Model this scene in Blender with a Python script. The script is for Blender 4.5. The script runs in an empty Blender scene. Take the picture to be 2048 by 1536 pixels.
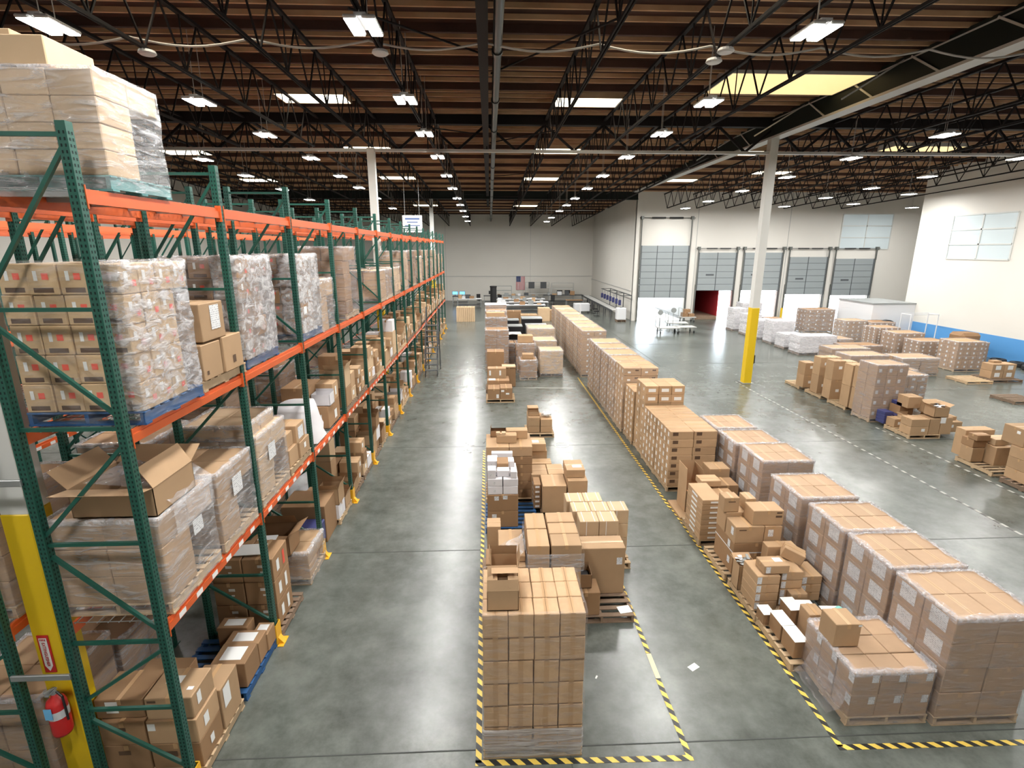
import bpy, math, random
from mathutils import Vector, Matrix
R = math.radians
rnd = random.Random(7)
sc = bpy.context.scene
col = sc.collection
# ---------------------------------------------------------------- camera
cam_d = bpy.data.cameras.new('camera'); cam = bpy.data.objects.new('camera', cam_d); col.objects.link(cam)
cam_d.sensor_width = 36.0; cam_d.lens = 18.44; cam_d.clip_start = 0.05; cam_d.clip_end = 400
cam.location = (0, 0, 6.2); cam.rotation_euler = (R(90 - 14.54), 0, R(-2.40))
sc.camera = cam
sc.view_settings.view_transform = 'Standard'; sc.view_settings.look = 'None'
sc.view_settings.gamma = 1.0; sc.view_settings.use_curve_mapping = False
sc.view_settings.exposure = 0.38
sc.cycles.max_bounces = 7; sc.cycles.diffuse_bounces = 4; sc.cycles.glossy_bounces = 3
sc.cycles.transmission_bounces = 4; sc.cycles.transparent_max_bounces = 10
sc.cycles.sample_clamp_indirect = 6.0; sc.cycles.caustics_reflective = False; sc.cycles.caustics_refractive = False
# ---------------------------------------------------------------- world and sun
w = bpy.data.worlds.new('world'); sc.world = w; w.use_nodes = True
bg = w.node_tree.nodes['Background']; bg.inputs[0].default_value = (.80, .90, 1, 1); bg.inputs[1].default_value = 9.0
sun_d = bpy.data.lights.new('sun', 'SUN'); sun_d.energy = 22; sun_d.angle = R(2); sun_d.color = (1, .97, .92)
sun = bpy.data.objects.new('sun', sun_d); col.objects.link(sun); sun.location = (20, 70, 40)
sun.rotation_euler = Vector((-.12, -.83, -.45)).to_track_quat('-Z', 'Y').to_euler()
LAMP_W = 200; LENS = 40.0; SKY_E = 9.0
# ---------------------------------------------------------------- materials
MATS = {}
def nt(name):
    m = bpy.data.materials.new(name); m.use_nodes = True; MATS[name] = m
    t = m.node_tree; return m, t, t.nodes['Principled BSDF']
def N(t, typ, **kw):
    n = t.nodes.new(typ)
    for k, v in kw.items():
        if hasattr(n, k): setattr(n, k, v)
        else: n.inputs[k].default_value = v
    return n
def pm(name, c, rough=.6, metal=0, var=0.0, noise=0.0, nscale=8, bump=0.0, emit=None, es=0, spec=None, coat=0):
    m, t, b = nt(name)
    b.inputs['Base Color'].default_value = (*c, 1); b.inputs['Roughness'].default_value = rough; b.inputs['Metallic'].default_value = metal
    if coat: b.inputs['Coat Weight'].default_value = coat
    if spec is not None: b.inputs['Specular IOR Level'].default_value = spec
    if emit: b.inputs['Emission Color'].default_value = (*emit, 1); b.inputs['Emission Strength'].default_value = es
    if var or noise or bump:
        tc = N(t, 'ShaderNodeTexCoord'); nz = N(t, 'ShaderNodeTexNoise', Scale=nscale, Detail=4.0)
        t.links.new(tc.outputs['Object'], nz.inputs['Vector'])
        oi = N(t, 'ShaderNodeObjectInfo')
        a = N(t, 'ShaderNodeMapRange'); a.inputs['To Min'].default_value = 1 - noise; a.inputs['To Max'].default_value = 1 + noise
        t.links.new(nz.outputs['Fac'], a.inputs['Value'])
        o = N(t, 'ShaderNodeMapRange'); o.inputs['To Min'].default_value = 1 - var; o.inputs['To Max'].default_value = 1 + var
        t.links.new(oi.outputs['Random'], o.inputs['Value'])
        mu = N(t, 'ShaderNodeMath', operation='MULTIPLY'); t.links.new(a.outputs[0], mu.inputs[0]); t.links.new(o.outputs[0], mu.inputs[1])
        vm = N(t, 'ShaderNodeVectorMath', operation='SCALE'); vm.inputs[0].default_value = c
        t.links.new(mu.outputs[0], vm.inputs['Scale']); t.links.new(vm.outputs[0], b.inputs['Base Color'])
        if bump:
            bp = N(t, 'ShaderNodeBump', Strength=bump, Distance=.02); t.links.new(nz.outputs['Fac'], bp.inputs['Height']); t.links.new(bp.outputs[0], b.inputs['Normal'])
    return m
kraft = pm('kraft_cardboard', (.44, .288, .165), .75, var=.13, noise=.12, nscale=3, spec=.25)
brown = pm('brown_cardboard', (.31, .185, .098), .75, var=.14, noise=.14, nscale=3, spec=.25)
pale = pm('pale_cardboard', (.56, .40, .25), .75, var=.08, noise=.10, nscale=3, spec=.25)
inner = pm('cardboard_inside', (.30, .165, .08), .85, noise=.1)
tape = pm('packing_tape', (.47, .29, .145), .3)
seam = pm('seam_line', (.22, .13, .07), .9)
paper = pm('white_paper', (.80, .80, .78), .7)
whitebox = pm('white_cardboard', (.72, .70, .72), .6, var=.05, noise=.05)
red = pm('red_sticker', (.75, .10, .06), .6)
ink = pm('printed_ink', (.10, .055, .03), .8)
wood = pm('pallet_wood', (.46, .33, .20), .85, var=.2, noise=.25, nscale=6)
darkwood = pm('weathered_pallet_wood', (.22, .15, .10), .85, var=.2, noise=.25, nscale=6)
blue = pm('blue_paint', (.012, .075, .21), .55, noise=.2)
tealp = pm('teal_paint', (.10, .27, .27), .6, noise=.2)
green = pm('green_steel', (.010, .082, .058), .38, noise=.10, nscale=2)
hole = pm('dark_hole', (.004, .012, .010), .9)
orange = pm('orange_steel', (.60, .105, .022), .42, noise=.14, nscale=3)
guard = pm('yellow_steel', (.80, .42, .02), .4)
galv = pm('galvanised_wire', (.42, .43, .43), .35, metal=.7)
grey = pm('grey_steel', (.33, .35, .35), .4, metal=.3)
colwhite = pm('column_white_paint', (.66, .66, .63), .5)
colyel = pm('column_yellow_paint', (.74, .50, .012), .4)
truss_m = pm('dark_truss_steel', (.013, .010, .010), .7, spec=.2)
girder_m = pm('dark_green_steel', (.009, .013, .011), .6, spec=.25)
silver = pm('pale_primer_steel', (.50, .50, .48), .45)
pipe_m = pm('sprinkler_pipe', (.035, .04, .037), .3, metal=.2)
cable_m = pm('cable_white', (.5, .48, .45), .6)
black = pm('black_plastic', (.012, .012, .014), .45)
darkgrey = pm('dark_grey_plastic', (.06, .065, .07), .5)
whitepl = pm('white_plastic', (.72, .73, .75), .4)
redpaint = pm('red_paint', (.55, .02, .02), .35)
navy = pm('navy_print', (.035, .04, .14), .5)
redtr = pm('red_trailer_paint', (.45, .035, .045), .6)
doorp = pm('door_panel_paint', (.30, .335, .345), .4)
doorl = pm('door_panel_line', (.09, .10, .11), .5)
trackm = pm('door_track_steel', (.17, .18, .17), .4, metal=.5)
lens_m = pm('lamp_lens', (1, 1, 1), .5, emit=(1, .985, .95), es=LENS)
housing = pm('lamp_housing', (.5, .5, .5), .4)
sky_m = pm('skylight_dome', (.9, .85, .7), .5, emit=(1, .90, .70), es=SKY_E * .6)
skyy_m = pm('amber_skylight', (.9, .7, .4), .5, emit=(.83, .60, .27), es=1.0)
refl_m = pm('window_pane', (.55, .62, .64), .15, emit=(.62, .74, .78), es=.10)  # pale glow stands in for a reflection in glass
reflf_m = pm('window_frame', (.60, .62, .60), .5)
scr = pm('lit_screen', (.1, .3, .7), .3, emit=(.15, .45, 1.0), es=1.6)
skin = pm('blue_stripe_paint', (.10, .32, .66), .5)
ground_m = pm('outdoor_concrete', (.55, .55, .53), .8, noise=.1)
rubber = pm('rubber', (.02, .02, .02), .7)
orangeb = pm('orange_paper', (.95, .30, .03), .6)
teal_o = pm('teal_tape_roll', (.25, .60, .55), .3)

def wall_mat():
    m, t, b = nt('wall_paint'); b.inputs['Roughness'].default_value = .65
    tc = N(t, 'ShaderNodeTexCoord'); n = N(t, 'ShaderNodeTexNoise', Scale=.25, Detail=3.0)
    t.links.new(tc.outputs['Object'], n.inputs['Vector'])
    r = N(t, 'ShaderNodeValToRGB'); r.color_ramp.elements[0].color = (.68, .655, .60, 1); r.color_ramp.elements[1].color = (.77, .75, .70, 1)
    t.links.new(n.outputs['Fac'], r.inputs[0]); t.links.new(r.outputs[0], b.inputs['Base Color']); return m
wallm = wall_mat()
def floor_mat():
    m, t, b = nt('polished_concrete')
    tc = N(t, 'ShaderNodeTexCoord')
    n1 = N(t, 'ShaderNodeTexNoise', Scale=.35, Detail=6.0, Roughness=.6); n2 = N(t, 'ShaderNodeTexNoise', Scale=2.2, Detail=8.0, Roughness=.7)
    for n in (n1, n2): t.links.new(tc.outputs['Object'], n.inputs['Vector'])
    r1 = N(t, 'ShaderNodeValToRGB'); e = r1.color_ramp.elements
    e[0].position = .36; e[0].color = (.052, .060, .050, 1); e[1].position = .62; e[1].color = (.150, .165, .148, 1)
    ad = N(t, 'ShaderNodeMath', operation='ADD'); t.links.new(n1.outputs['Fac'], ad.inputs[0]); t.links.new(n2.outputs['Fac'], ad.inputs[1])
    hf = N(t, 'ShaderNodeMath', operation='MULTIPLY'); hf.inputs[1].default_value = .5
    t.links.new(ad.outputs[0], hf.inputs[0]); t.links.new(hf.outputs[0], r1.inputs[0])
    # scattered dark stains
    v = N(t, 'ShaderNodeTexVoronoi', Scale=.42); t.links.new(tc.outputs['Object'], v.inputs['Vector'])
    r2 = N(t, 'ShaderNodeValToRGB'); r2.color_ramp.elements[0].position = .01; r2.color_ramp.elements[0].color = (.68, .68, .68, 1)
    r2.color_ramp.elements[1].position = .035; r2.color_ramp.elements[1].color = (1, 1, 1, 1); t.links.new(v.outputs['Distance'], r2.inputs[0])
    mx = N(t, 'ShaderNodeMix', data_type='RGBA', blend_type='MULTIPLY'); mx.inputs['Factor'].default_value = 1
    t.links.new(r1.outputs[0], mx.inputs['A']); t.links.new(r2.outputs[0], mx.inputs['B'])
    t.links.new(mx.outputs['Result'], b.inputs['Base Color'])
    b.inputs['Roughness'].default_value = .27
    b.inputs['Specular IOR Level'].default_value = .65
    return m
floorm = floor_mat()
def ceil_mat(name, a, c, sx, sy):
    m, t, b = nt(name); b.inputs['Roughness'].default_value = .8
    tc = N(t, 'ShaderNodeTexCoord'); mp = N(t, 'ShaderNodeMapping'); mp.inputs['Scale'].default_value = (sx, sy, 1)
    n = N(t, 'ShaderNodeTexNoise', Scale=1.0, Detail=5.0)
    t.links.new(tc.outputs['Object'], mp.inputs['Vector']); t.links.new(mp.outputs[0], n.inputs['Vector'])
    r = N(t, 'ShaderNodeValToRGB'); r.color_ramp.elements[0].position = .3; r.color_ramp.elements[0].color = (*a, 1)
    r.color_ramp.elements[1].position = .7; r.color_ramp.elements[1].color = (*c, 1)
    t.links.new(n.outputs['Fac'], r.inputs[0]); t.links.new(r.outputs[0], b.inputs['Base Color']); return m
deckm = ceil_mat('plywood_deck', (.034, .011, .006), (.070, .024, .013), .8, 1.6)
ribm = ceil_mat('wooden_rib', (.46, .26, .14), (.74, .49, .29), .7, 3)
def hazard(name, c1, c2, sx, sy, width):
    m, t, b = nt(name); b.inputs['Roughness'].default_value = .45
    tc = N(t, 'ShaderNodeTexCoord'); sp = N(t, 'ShaderNodeSeparateXYZ'); t.links.new(tc.outputs['Object'], sp.inputs[0])
    a = N(t, 'ShaderNodeMath', operation='MULTIPLY'); a.inputs[1].default_value = sx; t.links.new(sp.outputs[0], a.inputs[0])
    c = N(t, 'ShaderNodeMath', operation='MULTIPLY_ADD'); c.inputs[1].default_value = sy; t.links.new(sp.outputs[1], c.inputs[0]); t.links.new(a.outputs[0], c.inputs[2])
    f = N(t, 'ShaderNodeMath', operation='FRACT'); t.links.new(c.outputs[0], f.inputs[0])
    g = N(t, 'ShaderNodeMath', operation='GREATER_THAN'); g.inputs[1].default_value = width; t.links.new(f.outputs[0], g.inputs[0])
    mx = N(t, 'ShaderNodeMix', data_type='RGBA'); mx.inputs['A'].default_value = (*c1, 1); mx.inputs['B'].default_value = (*c2, 1)
    t.links.new(g.outputs[0], mx.inputs['Factor']); t.links.new(mx.outputs['Result'], b.inputs['Base Color']); return m
haz = hazard('hazard_stripes', (.78, .55, .10), (.02, .02, .02), 5.2, 5.2, .5)
haz2 = hazard('worn_dashes', (.40, .40, .36), (.07, .07, .06), 0, 3.0, .5)
label_txt = hazard('printed_label', (.80, .80, .79), (.52, .53, .55), 0, 0, .5)
def label_mat():
    m, t, b = nt('shipping_label_print'); b.inputs['Roughness'].default_value = .55
    tc = N(t, 'ShaderNodeTexCoord'); sp = N(t, 'ShaderNodeSeparateXYZ'); t.links.new(tc.outputs['Object'], sp.inputs[0])
    a = N(t, 'ShaderNodeMath', operation='MULTIPLY'); a.inputs[1].default_value = 38.0; t.links.new(sp.outputs[2], a.inputs[0])
    f = N(t, 'ShaderNodeMath', operation='FRACT'); t.links.new(a.outputs[0], f.inputs[0])
    n = N(t, 'ShaderNodeTexNoise', Scale=45.0, Detail=2.0); t.links.new(tc.outputs['Object'], n.inputs['Vector'])
    g = N(t, 'ShaderNodeMath', operation='GREATER_THAN'); g.inputs[1].default_value = .62; t.links.new(f.outputs[0], g.inputs[0])
    g2 = N(t, 'ShaderNodeMath', operation='GREATER_THAN'); g2.inputs[1].default_value = .52; t.links.new(n.outputs['Fac'], g2.inputs[0])
    mu = N(t, 'ShaderNodeMath', operation='MULTIPLY'); t.links.new(g.outputs[0], mu.inputs[0]); t.links.new(g2.outputs[0], mu.inputs[1])
    mx = N(t, 'ShaderNodeMix', data_type='RGBA'); mx.inputs['A'].default_value = (.74, .75, .76, 1); mx.inputs['B'].default_value = (.30, .30, .32, 1)
    t.links.new(mu.outputs[0], mx.inputs['Factor']); t.links.new(mx.outputs['Result'], b.inputs['Base Color']); return m
labelm = label_mat()
def film_mat(name, lo, hi, tint=(.75, .73, .74), sc_=(3, 3, 16), thr=.5):
    m = bpy.data.materials.new(name); m.use_nodes = True; MATS[name] = m; t = m.node_tree; b = t.nodes['Principled BSDF']; out = t.nodes['Material Output']
    b.inputs['Base Color'].default_value = (*tint, 1); b.inputs['Roughness'].default_value = .11; b.inputs['Specular IOR Level'].default_value = 1.0
    tc = N(t, 'ShaderNodeTexCoord'); mp = N(t, 'ShaderNodeMapping'); mp.inputs['Scale'].default_value = sc_; mp.inputs['Rotation'].default_value = (.12, .12, 0)
    oi = N(t, 'ShaderNodeObjectInfo'); ad = N(t, 'ShaderNodeVectorMath', operation='ADD')
    sx = N(t, 'ShaderNodeVectorMath', operation='SCALE'); sx.inputs[0].default_value = (37, 11, 23); t.links.new(oi.outputs['Random'], sx.inputs['Scale'])
    t.links.new(tc.outputs['Object'], ad.inputs[0]); t.links.new(sx.outputs[0], ad.inputs[1]); t.links.new(ad.outputs[0], mp.inputs['Vector'])
    n = N(t, 'ShaderNodeTexNoise', Scale=1.0, Detail=5.0, Roughness=.6, Distortion=.8); t.links.new(mp.outputs[0], n.inputs['Vector'])
    mr = N(t, 'ShaderNodeMapRange'); mr.inputs['From Min'].default_value = thr - .06; mr.inputs['From Max'].default_value = thr + .22
    mr.inputs['To Min'].default_value = lo; mr.inputs['To Max'].default_value = hi; t.links.new(n.outputs['Fac'], mr.inputs['Value'])
    bp = N(t, 'ShaderNodeBump', Strength=.9, Distance=.03); t.links.new(n.outputs['Fac'], bp.inputs['Height']); t.links.new(bp.outputs[0], b.inputs['Normal'])
    tr = N(t, 'ShaderNodeBsdfTransparent'); mx = N(t, 'ShaderNodeMixShader')
    t.links.new(mr.outputs[0], mx.inputs[0]); t.links.new(tr.outputs[0], mx.inputs[1]); t.links.new(b.outputs[0], mx.inputs[2]); t.links.new(mx.outputs[0], out.inputs['Surface']); return m
film = film_mat('stretch_film', .16, .50, (.50, .47, .49))
filmheavy = film_mat('heavy_stretch_film', .16, .62, (.66, .66, .68))
filmlight = film_mat('thin_stretch_film', .03, .25)
# ---------------------------------------------------------------- mesh helpers
class MB:
    def __init__(s): s.v = []; s.f = []; s.m = []
    def add(s, vs, fs, mi=0):
        o = len(s.v); s.v += [tuple(v) for v in vs]
        for f in fs: s.f.append(tuple(i + o for i in f)); s.m.append(mi)
        return s
    def box(s, x0, y0, z0, x1, y1, z1, mi=0):
        return s.add([(x0, y0, z0), (x1, y0, z0), (x1, y1, z0), (x0, y1, z0), (x0, y0, z1), (x1, y0, z1), (x1, y1, z1), (x0, y1, z1)],
                     [(0, 3, 2, 1), (4, 5, 6, 7), (0, 1, 5, 4), (1, 2, 6, 5), (2, 3, 7, 6), (3, 0, 4, 7)], mi)
    def cbox(s, x0, y0, z0, x1, y1, z1, b=.008, mi=0):   # box with chamfered edges
        xs, ys, zs = (x0, x1), (y0, y1), (z0, z1); vs = []; idx = {}
        for i in (0, 1):
            for j in (0, 1):
                for k in (0, 1):
                    sx, sy, sz = (1 - 2 * i), (1 - 2 * j), (1 - 2 * k)
                    for a in range(3):
                        p = [xs[i], ys[j], zs[k]]
                        for q, sg in ((0, sx), (1, sy), (2, sz)):
                            if q != a: p[q] += sg * b
                        idx[(i, j, k, a)] = len(vs); vs.append(p)
        F = []
        F.append([idx[(0, j, k, 0)] for j, k in ((0, 0), (0, 1), (1, 1), (1, 0))]); F.append([idx[(1, j, k, 0)] for j, k in ((0, 0), (1, 0), (1, 1), (0, 1))])
        F.append([idx[(i, 0, k, 1)] for i, k in ((0, 0), (1, 0), (1, 1), (0, 1))]); F.append([idx[(i, 1, k, 1)] for i, k in ((0, 0), (0, 1), (1, 1), (1, 0))])
        F.append([idx[(i, j, 0, 2)] for i, j in ((0, 0), (0, 1), (1, 1), (1, 0))]); F.append([idx[(i, j, 1, 2)] for i, j in ((0, 0), (1, 0), (1, 1), (0, 1))])
        for j in (0, 1):
            for k in (0, 1): F.append([idx[(0, j, k, 1)], idx[(1, j, k, 1)], idx[(1, j, k, 2)], idx[(0, j, k, 2)]])
        for i in (0, 1):
            for k in (0, 1): F.append([idx[(i, 0, k, 0)], idx[(i, 1, k, 0)], idx[(i, 1, k, 2)], idx[(i, 0, k, 2)]])
        for i in (0, 1):
            for j in (0, 1): F.append([idx[(i, j, 0, 0)], idx[(i, j, 1, 0)], idx[(i, j, 1, 1)], idx[(i, j, 0, 1)]])
        for i in (0, 1):
            for j in (0, 1):
                for k in (0, 1): F.append([idx[(i, j, k, 0)], idx[(i, j, k, 1)], idx[(i, j, k, 2)]])
        return s.add(vs, F, mi)
    def bar(s, p, q, w, h=None, mi=0, up=(0, 0, 1)):
        p, q = Vector(p), Vector(q); h = h or w; d = (q - p).normalized(); u = Vector(up)
        if abs(d.dot(u)) > .98: u = Vector((0, 1, 0))
        a = d.cross(u).normalized() * w / 2; c = a.cross(d).normalized() * h / 2
        vs = [p - a - c, p + a - c, p + a + c, p - a + c, q - a - c, q + a - c, q + a + c, q - a + c]
        return s.add(vs, [(0, 1, 2, 3), (7, 6, 5, 4), (0, 4, 5, 1), (1, 5, 6, 2), (2, 6, 7, 3), (3, 7, 4, 0)], mi)
    def cyl(s, p, q, r, n=10, mi=0, r2=None):
        p, q = Vector(p), Vector(q); r2 = r if r2 is None else r2; d = (q - p).normalized(); u = Vector((0, 0, 1)) if abs(d.z) < .9 else Vector((1, 0, 0))
        a = d.cross(u).normalized(); c = d.cross(a); vs = []
        for P_, r_ in ((p, r), (q, r2)):
            for i in range(n): t = 2 * math.pi * i / n; vs.append(P_ + a * math.cos(t) * r_ + c * math.sin(t) * r_)
        fs = [(i, (i + 1) % n, n + (i + 1) % n, n + i) for i in range(n)] + [tuple(range(n - 1, -1, -1)), tuple(range(n, 2 * n))]
        return s.add(vs, fs, mi)
    def lathe(s, prof, n=16, mi=0, c=(0, 0, 0)):
        vs = []; L = len(prof)
        for r, z in prof:
            for i in range(n): t = 2 * math.pi * i / n; vs.append((c[0] + r * math.cos(t), c[1] + r * math.sin(t), c[2] + z))
        fs = [(k * n + i, k * n + (i + 1) % n, (k + 1) * n + (i + 1) % n, (k + 1) * n + i) for k in range(L - 1) for i in range(n)]
        return s.add(vs, fs, mi)
    def quad(s, a, b, c, d, mi=0): return s.add([a, b, c, d], [(0, 1, 2, 3)], mi)
    def mesh(s, name, mats):
        me = bpy.data.meshes.new(name); me.from_pydata(s.v, [], s.f)
        for m in (mats if isinstance(mats, (list, tuple)) else [mats]): me.materials.append(m)
        if len(me.materials) > 1: me.polygons.foreach_set('material_index', s.m)
        me.update(); return me
    def build(s, name, mats, parent=None, loc=(0, 0, 0), rz=0, smooth=False):
        me = s.mesh(name, mats)
        if smooth: me.polygons.foreach_set('use_smooth', [True] * len(me.polygons))
        return put(name, me, parent, loc, rz)
def put(name, me, parent=None, loc=(0, 0, 0), rz=0):
    o = bpy.data.objects.new(name, me); col.objects.link(o); o.location = loc; o.rotation_euler = (0, 0, rz)
    if parent: o.parent = parent
    return o
USED = {}
def tag(o, label, cat, group=None):
    if not group:
        n = USED.get(label, 0); USED[label] = n + 1
        if n: print('DUPLICATE LABEL', label)
    o['label'] = label; o['category'] = cat
    if group: o['group'] = group
    return o
def thing(name, label, cat, loc=(0, 0, 0), rz=0, group=None):
    o = bpy.data.objects.new(name, None); col.objects.link(o); o.location = loc; o.rotation_euler = (0, 0, rz); o.empty_display_size = .2
    return tag(o, label, cat, group)
def struct(o): o['kind'] = 'structure'; return o
def sbox(name, x0, y0, z0, x1, y1, z1, m, parent=None):
    o = MB().box(x0, y0, z0, x1, y1, z1).build(name, m, parent)
    return o if parent else struct(o)
# ---------------------------------------------------------------- room shell
def deck(Y): return 11.6 - max(0, Y - 24) * .036
XR, XL, YB, YD, YF, XJ = 29.2, -22.0, -5.0, 45.8, 64.6, 12.44
sbox('floor', XL, YB, -.2, 40, YF, 0, floorm)
def deckpiece(name, x0, x1, y0, y1):
    m = MB(); z0, z1 = deck(y0), deck(y1)
    m.add([(x0, y0, z0), (x1, y0, z0), (x1, y1, z1), (x0, y1, z1), (x0, y0, z0 + .1), (x1, y0, z0 + .1), (x1, y1, z1 + .1), (x0, y1, z1 + .1)],
          [(0, 1, 2, 3), (4, 7, 6, 5), (0, 4, 5, 1), (1, 5, 6, 2), (2, 6, 7, 3), (3, 7, 4, 0)])
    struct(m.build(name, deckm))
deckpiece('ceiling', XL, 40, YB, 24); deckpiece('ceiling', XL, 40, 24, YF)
ribs = MB()
y = -4.6
while y < YF:
    z = deck(y); x1 = 40 if y < YD else XJ
    big = (round((y + 4.6) / .61) % 4 == 0)
    ribs.box(XL, y - (.05 if big else .03), z - (.20 if big else .115), x1, y + (.05 if big else .03), z + .01, 1 if big else 0)
    y += .61
darkrib = ceil_mat('dark_purlin', (.05, .022, .016), (.09, .04, .025), .8, 2)
struct(ribs.build('ceiling_ribs', [ribm, darkrib]))
# joist hangers / small blocks nailed between ribs
sbox('wall_far', XL, YF, 0, XJ + .3, YF + .3, 11.6, wallm)
sbox('wall_left', XL - .3, YB, 0, XL, YF, 11.8, wallm)
sbox('wall_back', XL, YB - .3, 0, 40, YB, 11.8, wallm)
sbox('wall_step', XJ, YD, 0, XJ + .3, YF, 11.3, wallm)
wr = struct(MB().box(XR, YB, 1.3, XR + .3, 36.0, 11.8).build('wall_right', wallm))
MB().box(XR - .012, YB, .0, XR + .3, 36.0, 1.3).build('blue_band', skin, wr)
sbox('wall_alcove', 39.7, 30, 0, 40, YD, 11.8, wallm); sbox('wall_alcove', XR + .3, 29.7, 0, 40, 30, 11.8, wallm)
doors = [(12.95, 17.1, 0, 4.4, 2.0, 6.4, 8.65), (18.0, 21.3, 0, 3.1, 2.6, 5.82, 6.16), (22.0, 25.35, 0, 3.1, 2.6, 5.82, 6.16), (26.0, 29.4, 0, 3.1, 2.25, 5.45, 6.16), (30.1, 33.6, 0, 3.1, 2.15, 5.3, 6.16)]
wd = MB(); xs = XJ
for d in doors:
    wd.box(xs, YD, 0, d[0], YD + .3, 11.2); wd.box(d[0], YD, d[3], d[1], YD + .3, 11.2); xs = d[1]
wd.box(xs, YD, 0, 40, YD + .3, 11.2)
struct(wd.build('wall_dock', wallm))
for x, z1, y0 in ((17.7, 10.8, YD), (25.68, 10.8, YD)):   # panel joints of the tilt-up wall
    sbox('trim_%d' % (1 if x < 20 else 2), x, YD - .012, 0, x + .03, YD, z1, grey)
for i, x in enumerate((-5.2, 4.9)): sbox('trim_%d' % (3 + i), x, YF - .012, 0, x + .04, YF, 10, silver)
sbox('trim_5', XL, YF - .05, 2.85, XJ, YF - .01, 2.93, silver)       # conduit along far wall
sbox('trim_6', XJ - .05, YD + .6, 2.5, XJ - .01, YF, 2.58, silver)
sbox('trim_7', XJ - .02, YD - .18, 0, XJ + .25, YD + .02, 10.9, wallm)
sbox('ground', -60, YF + .3, -.35, 90, 160, -.25, ground_m); sbox('ground', XJ + .3, YD + .3, -.34, 90, YF + .3, -.24, ground_m)
sbox('ground', XJ + .3, YD + .3, -.1, 17.5, YD + 9, -.02, ground_m)
# glass reflections, built as faintly glowing panes in frames on dock and right walls
def window(n, org, ux, wid, hei, nrm):
    fr = MB(); pn = MB(); U = Vector(ux); Z = Vector((0, 0, 1)); O = Vector(org); nn = Vector(nrm)
    def slab(m, u0, u1, z0, z1, t0, t1):
        ps = [O + U * u + Z * z + nn * t for t in (t0, t1) for (u, z) in ((u0, z0), (u1, z0), (u1, z1), (u0, z1))]
        m.add(ps, [(0, 3, 2, 1), (4, 5, 6, 7), (0, 1, 5, 4), (1, 2, 6, 5), (2, 3, 7, 6), (3, 0, 4, 7)])
    for i in range(3): c = wid * i / 2; slab(fr, c - .04, c + .04, 0, hei, .005, .05)
    for j in range(4): c = hei * j / 3; slab(fr, 0, wid, c - .04, c + .04, .005, .05)
    o = struct(fr.build('window_%d' % n, reflf_m))
    slab(pn, 0, wid, 0, hei, .002, .012); pn.build('window_pane', refl_m, o)
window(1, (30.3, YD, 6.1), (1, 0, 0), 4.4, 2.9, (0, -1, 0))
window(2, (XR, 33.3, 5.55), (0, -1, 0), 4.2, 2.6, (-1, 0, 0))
# dock doors, half raised on their tracks
def dock_door(n, d):
    x0, x1, _, zo, pz0, pz1, tz = d
    root = struct(MB().box(x0 - .1, YD - .02, 0, x0 + .02, YD + .02, zo).box(x1 - .02, YD - .02, 0, x1 + .1, YD + .02, zo).build('door_%d' % n, trackm))
    ns = 8 if n == 1 else 6; hh = (pz1 - pz0) / ns
    for i in range(ns):
        z = pz0 + i * hh
        p = MB().cbox(x0 - .024, YD - .10, z + .012, x1 + .024, YD - .055, z + hh - .012, .01).box(x0 + .02, YD - .095, z - .012, x1 - .02, YD - .06, z + .012, 1)
        nv = 3 if n == 1 else 2
        for k in range(nv + 1):
            xx = x0 + .04 + (x1 - x0 - .08) * k / nv; p.box(xx - .03, YD - .112, z, xx + .03, YD - .10, z + hh, 1)
        if n > 1 and i == 2: p.box(x0 + .75, YD - .118, z + .2, x0 + 1.45, YD - .10, z + .34, 1)
        p.build('door_section', [doorp, doorl], root)
    for x in (x0 - .06, x1 + .06):
        t = MB().box(x - .035, YD - .16, 0, x + .035, YD - .09, tz).box(x - .10, YD - .30, tz - .12, x + .10, YD - .02, tz + .14)
        t.bar((x, YD - .35, 0), (x, YD - .35, 0.02), .02)
        t.build('door_track', trackm, root)
        MB().cyl((x, YD - .22, pz1 - .1), (x, YD - .22, tz), .018, 6).build('lift_cable', trackm, root)
    s = MB().cyl((x0 - .3, YD - .2, tz), (x1 + .3, YD - .2, tz), .022, 8)
    L = (x1 - x0)
    for a, b in ((.18, .46), (.54, .82)): s.cyl((x0 + L * a, YD - .2, tz), (x0 + L * b, YD - .2, tz), .075 if n == 1 else .05, 10)
    s.build('torsion_spring', black, root)
for i, d in enumerate(doors): dock_door(i + 1, d)
# roof girders across the hall, joists along it
def zigzag(m, pts, w): 
    for a, b in zip(pts, pts[1:]): m.bar(a, b, w)
def joist(x, y0, y1, ends=(True, True)):
    if -8 < x < -1: x += .33 + (.15 if x < -7 else 0)
    m = MB(); zt0, zt1 = deck(y0) - .30, deck(y1) - .30
    m.bar((x, y0, zt0), (x, y1, zt1), .11, .07)
    a, b = y0 + .9, y1 - .9
    m.bar((x - .025, a, deck(a) - 1.5), (x - .025, b, deck(b) - 1.5), .03, .06); m.bar((x + .035, a, deck(a) - 1.5), (x + .035, b, deck(b) - 1.5), .03, .06)
    n = int((b - a) / .75); pts = []
    for i in range(n + 1):
        yy = a + (b - a) * i / n; pts.append((x, yy, deck(yy) - (1.5 if i % 2 == 0 else .3)))
    pts = [(x, y0, zt0)] + pts + [(x, y1, zt1)]
    zigzag(m, pts, .035)
    for i in range(2, n, 4):
        yy = a + (b - a) * i / n; m.bar((x, yy, deck(yy) - 1.5), (x, yy, deck(yy) - .3), .025)
    struct(m.build('ceiling_joist', truss_m))
GX = [12.14 - 2.44 * k for k in range(-8, 14)]
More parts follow.
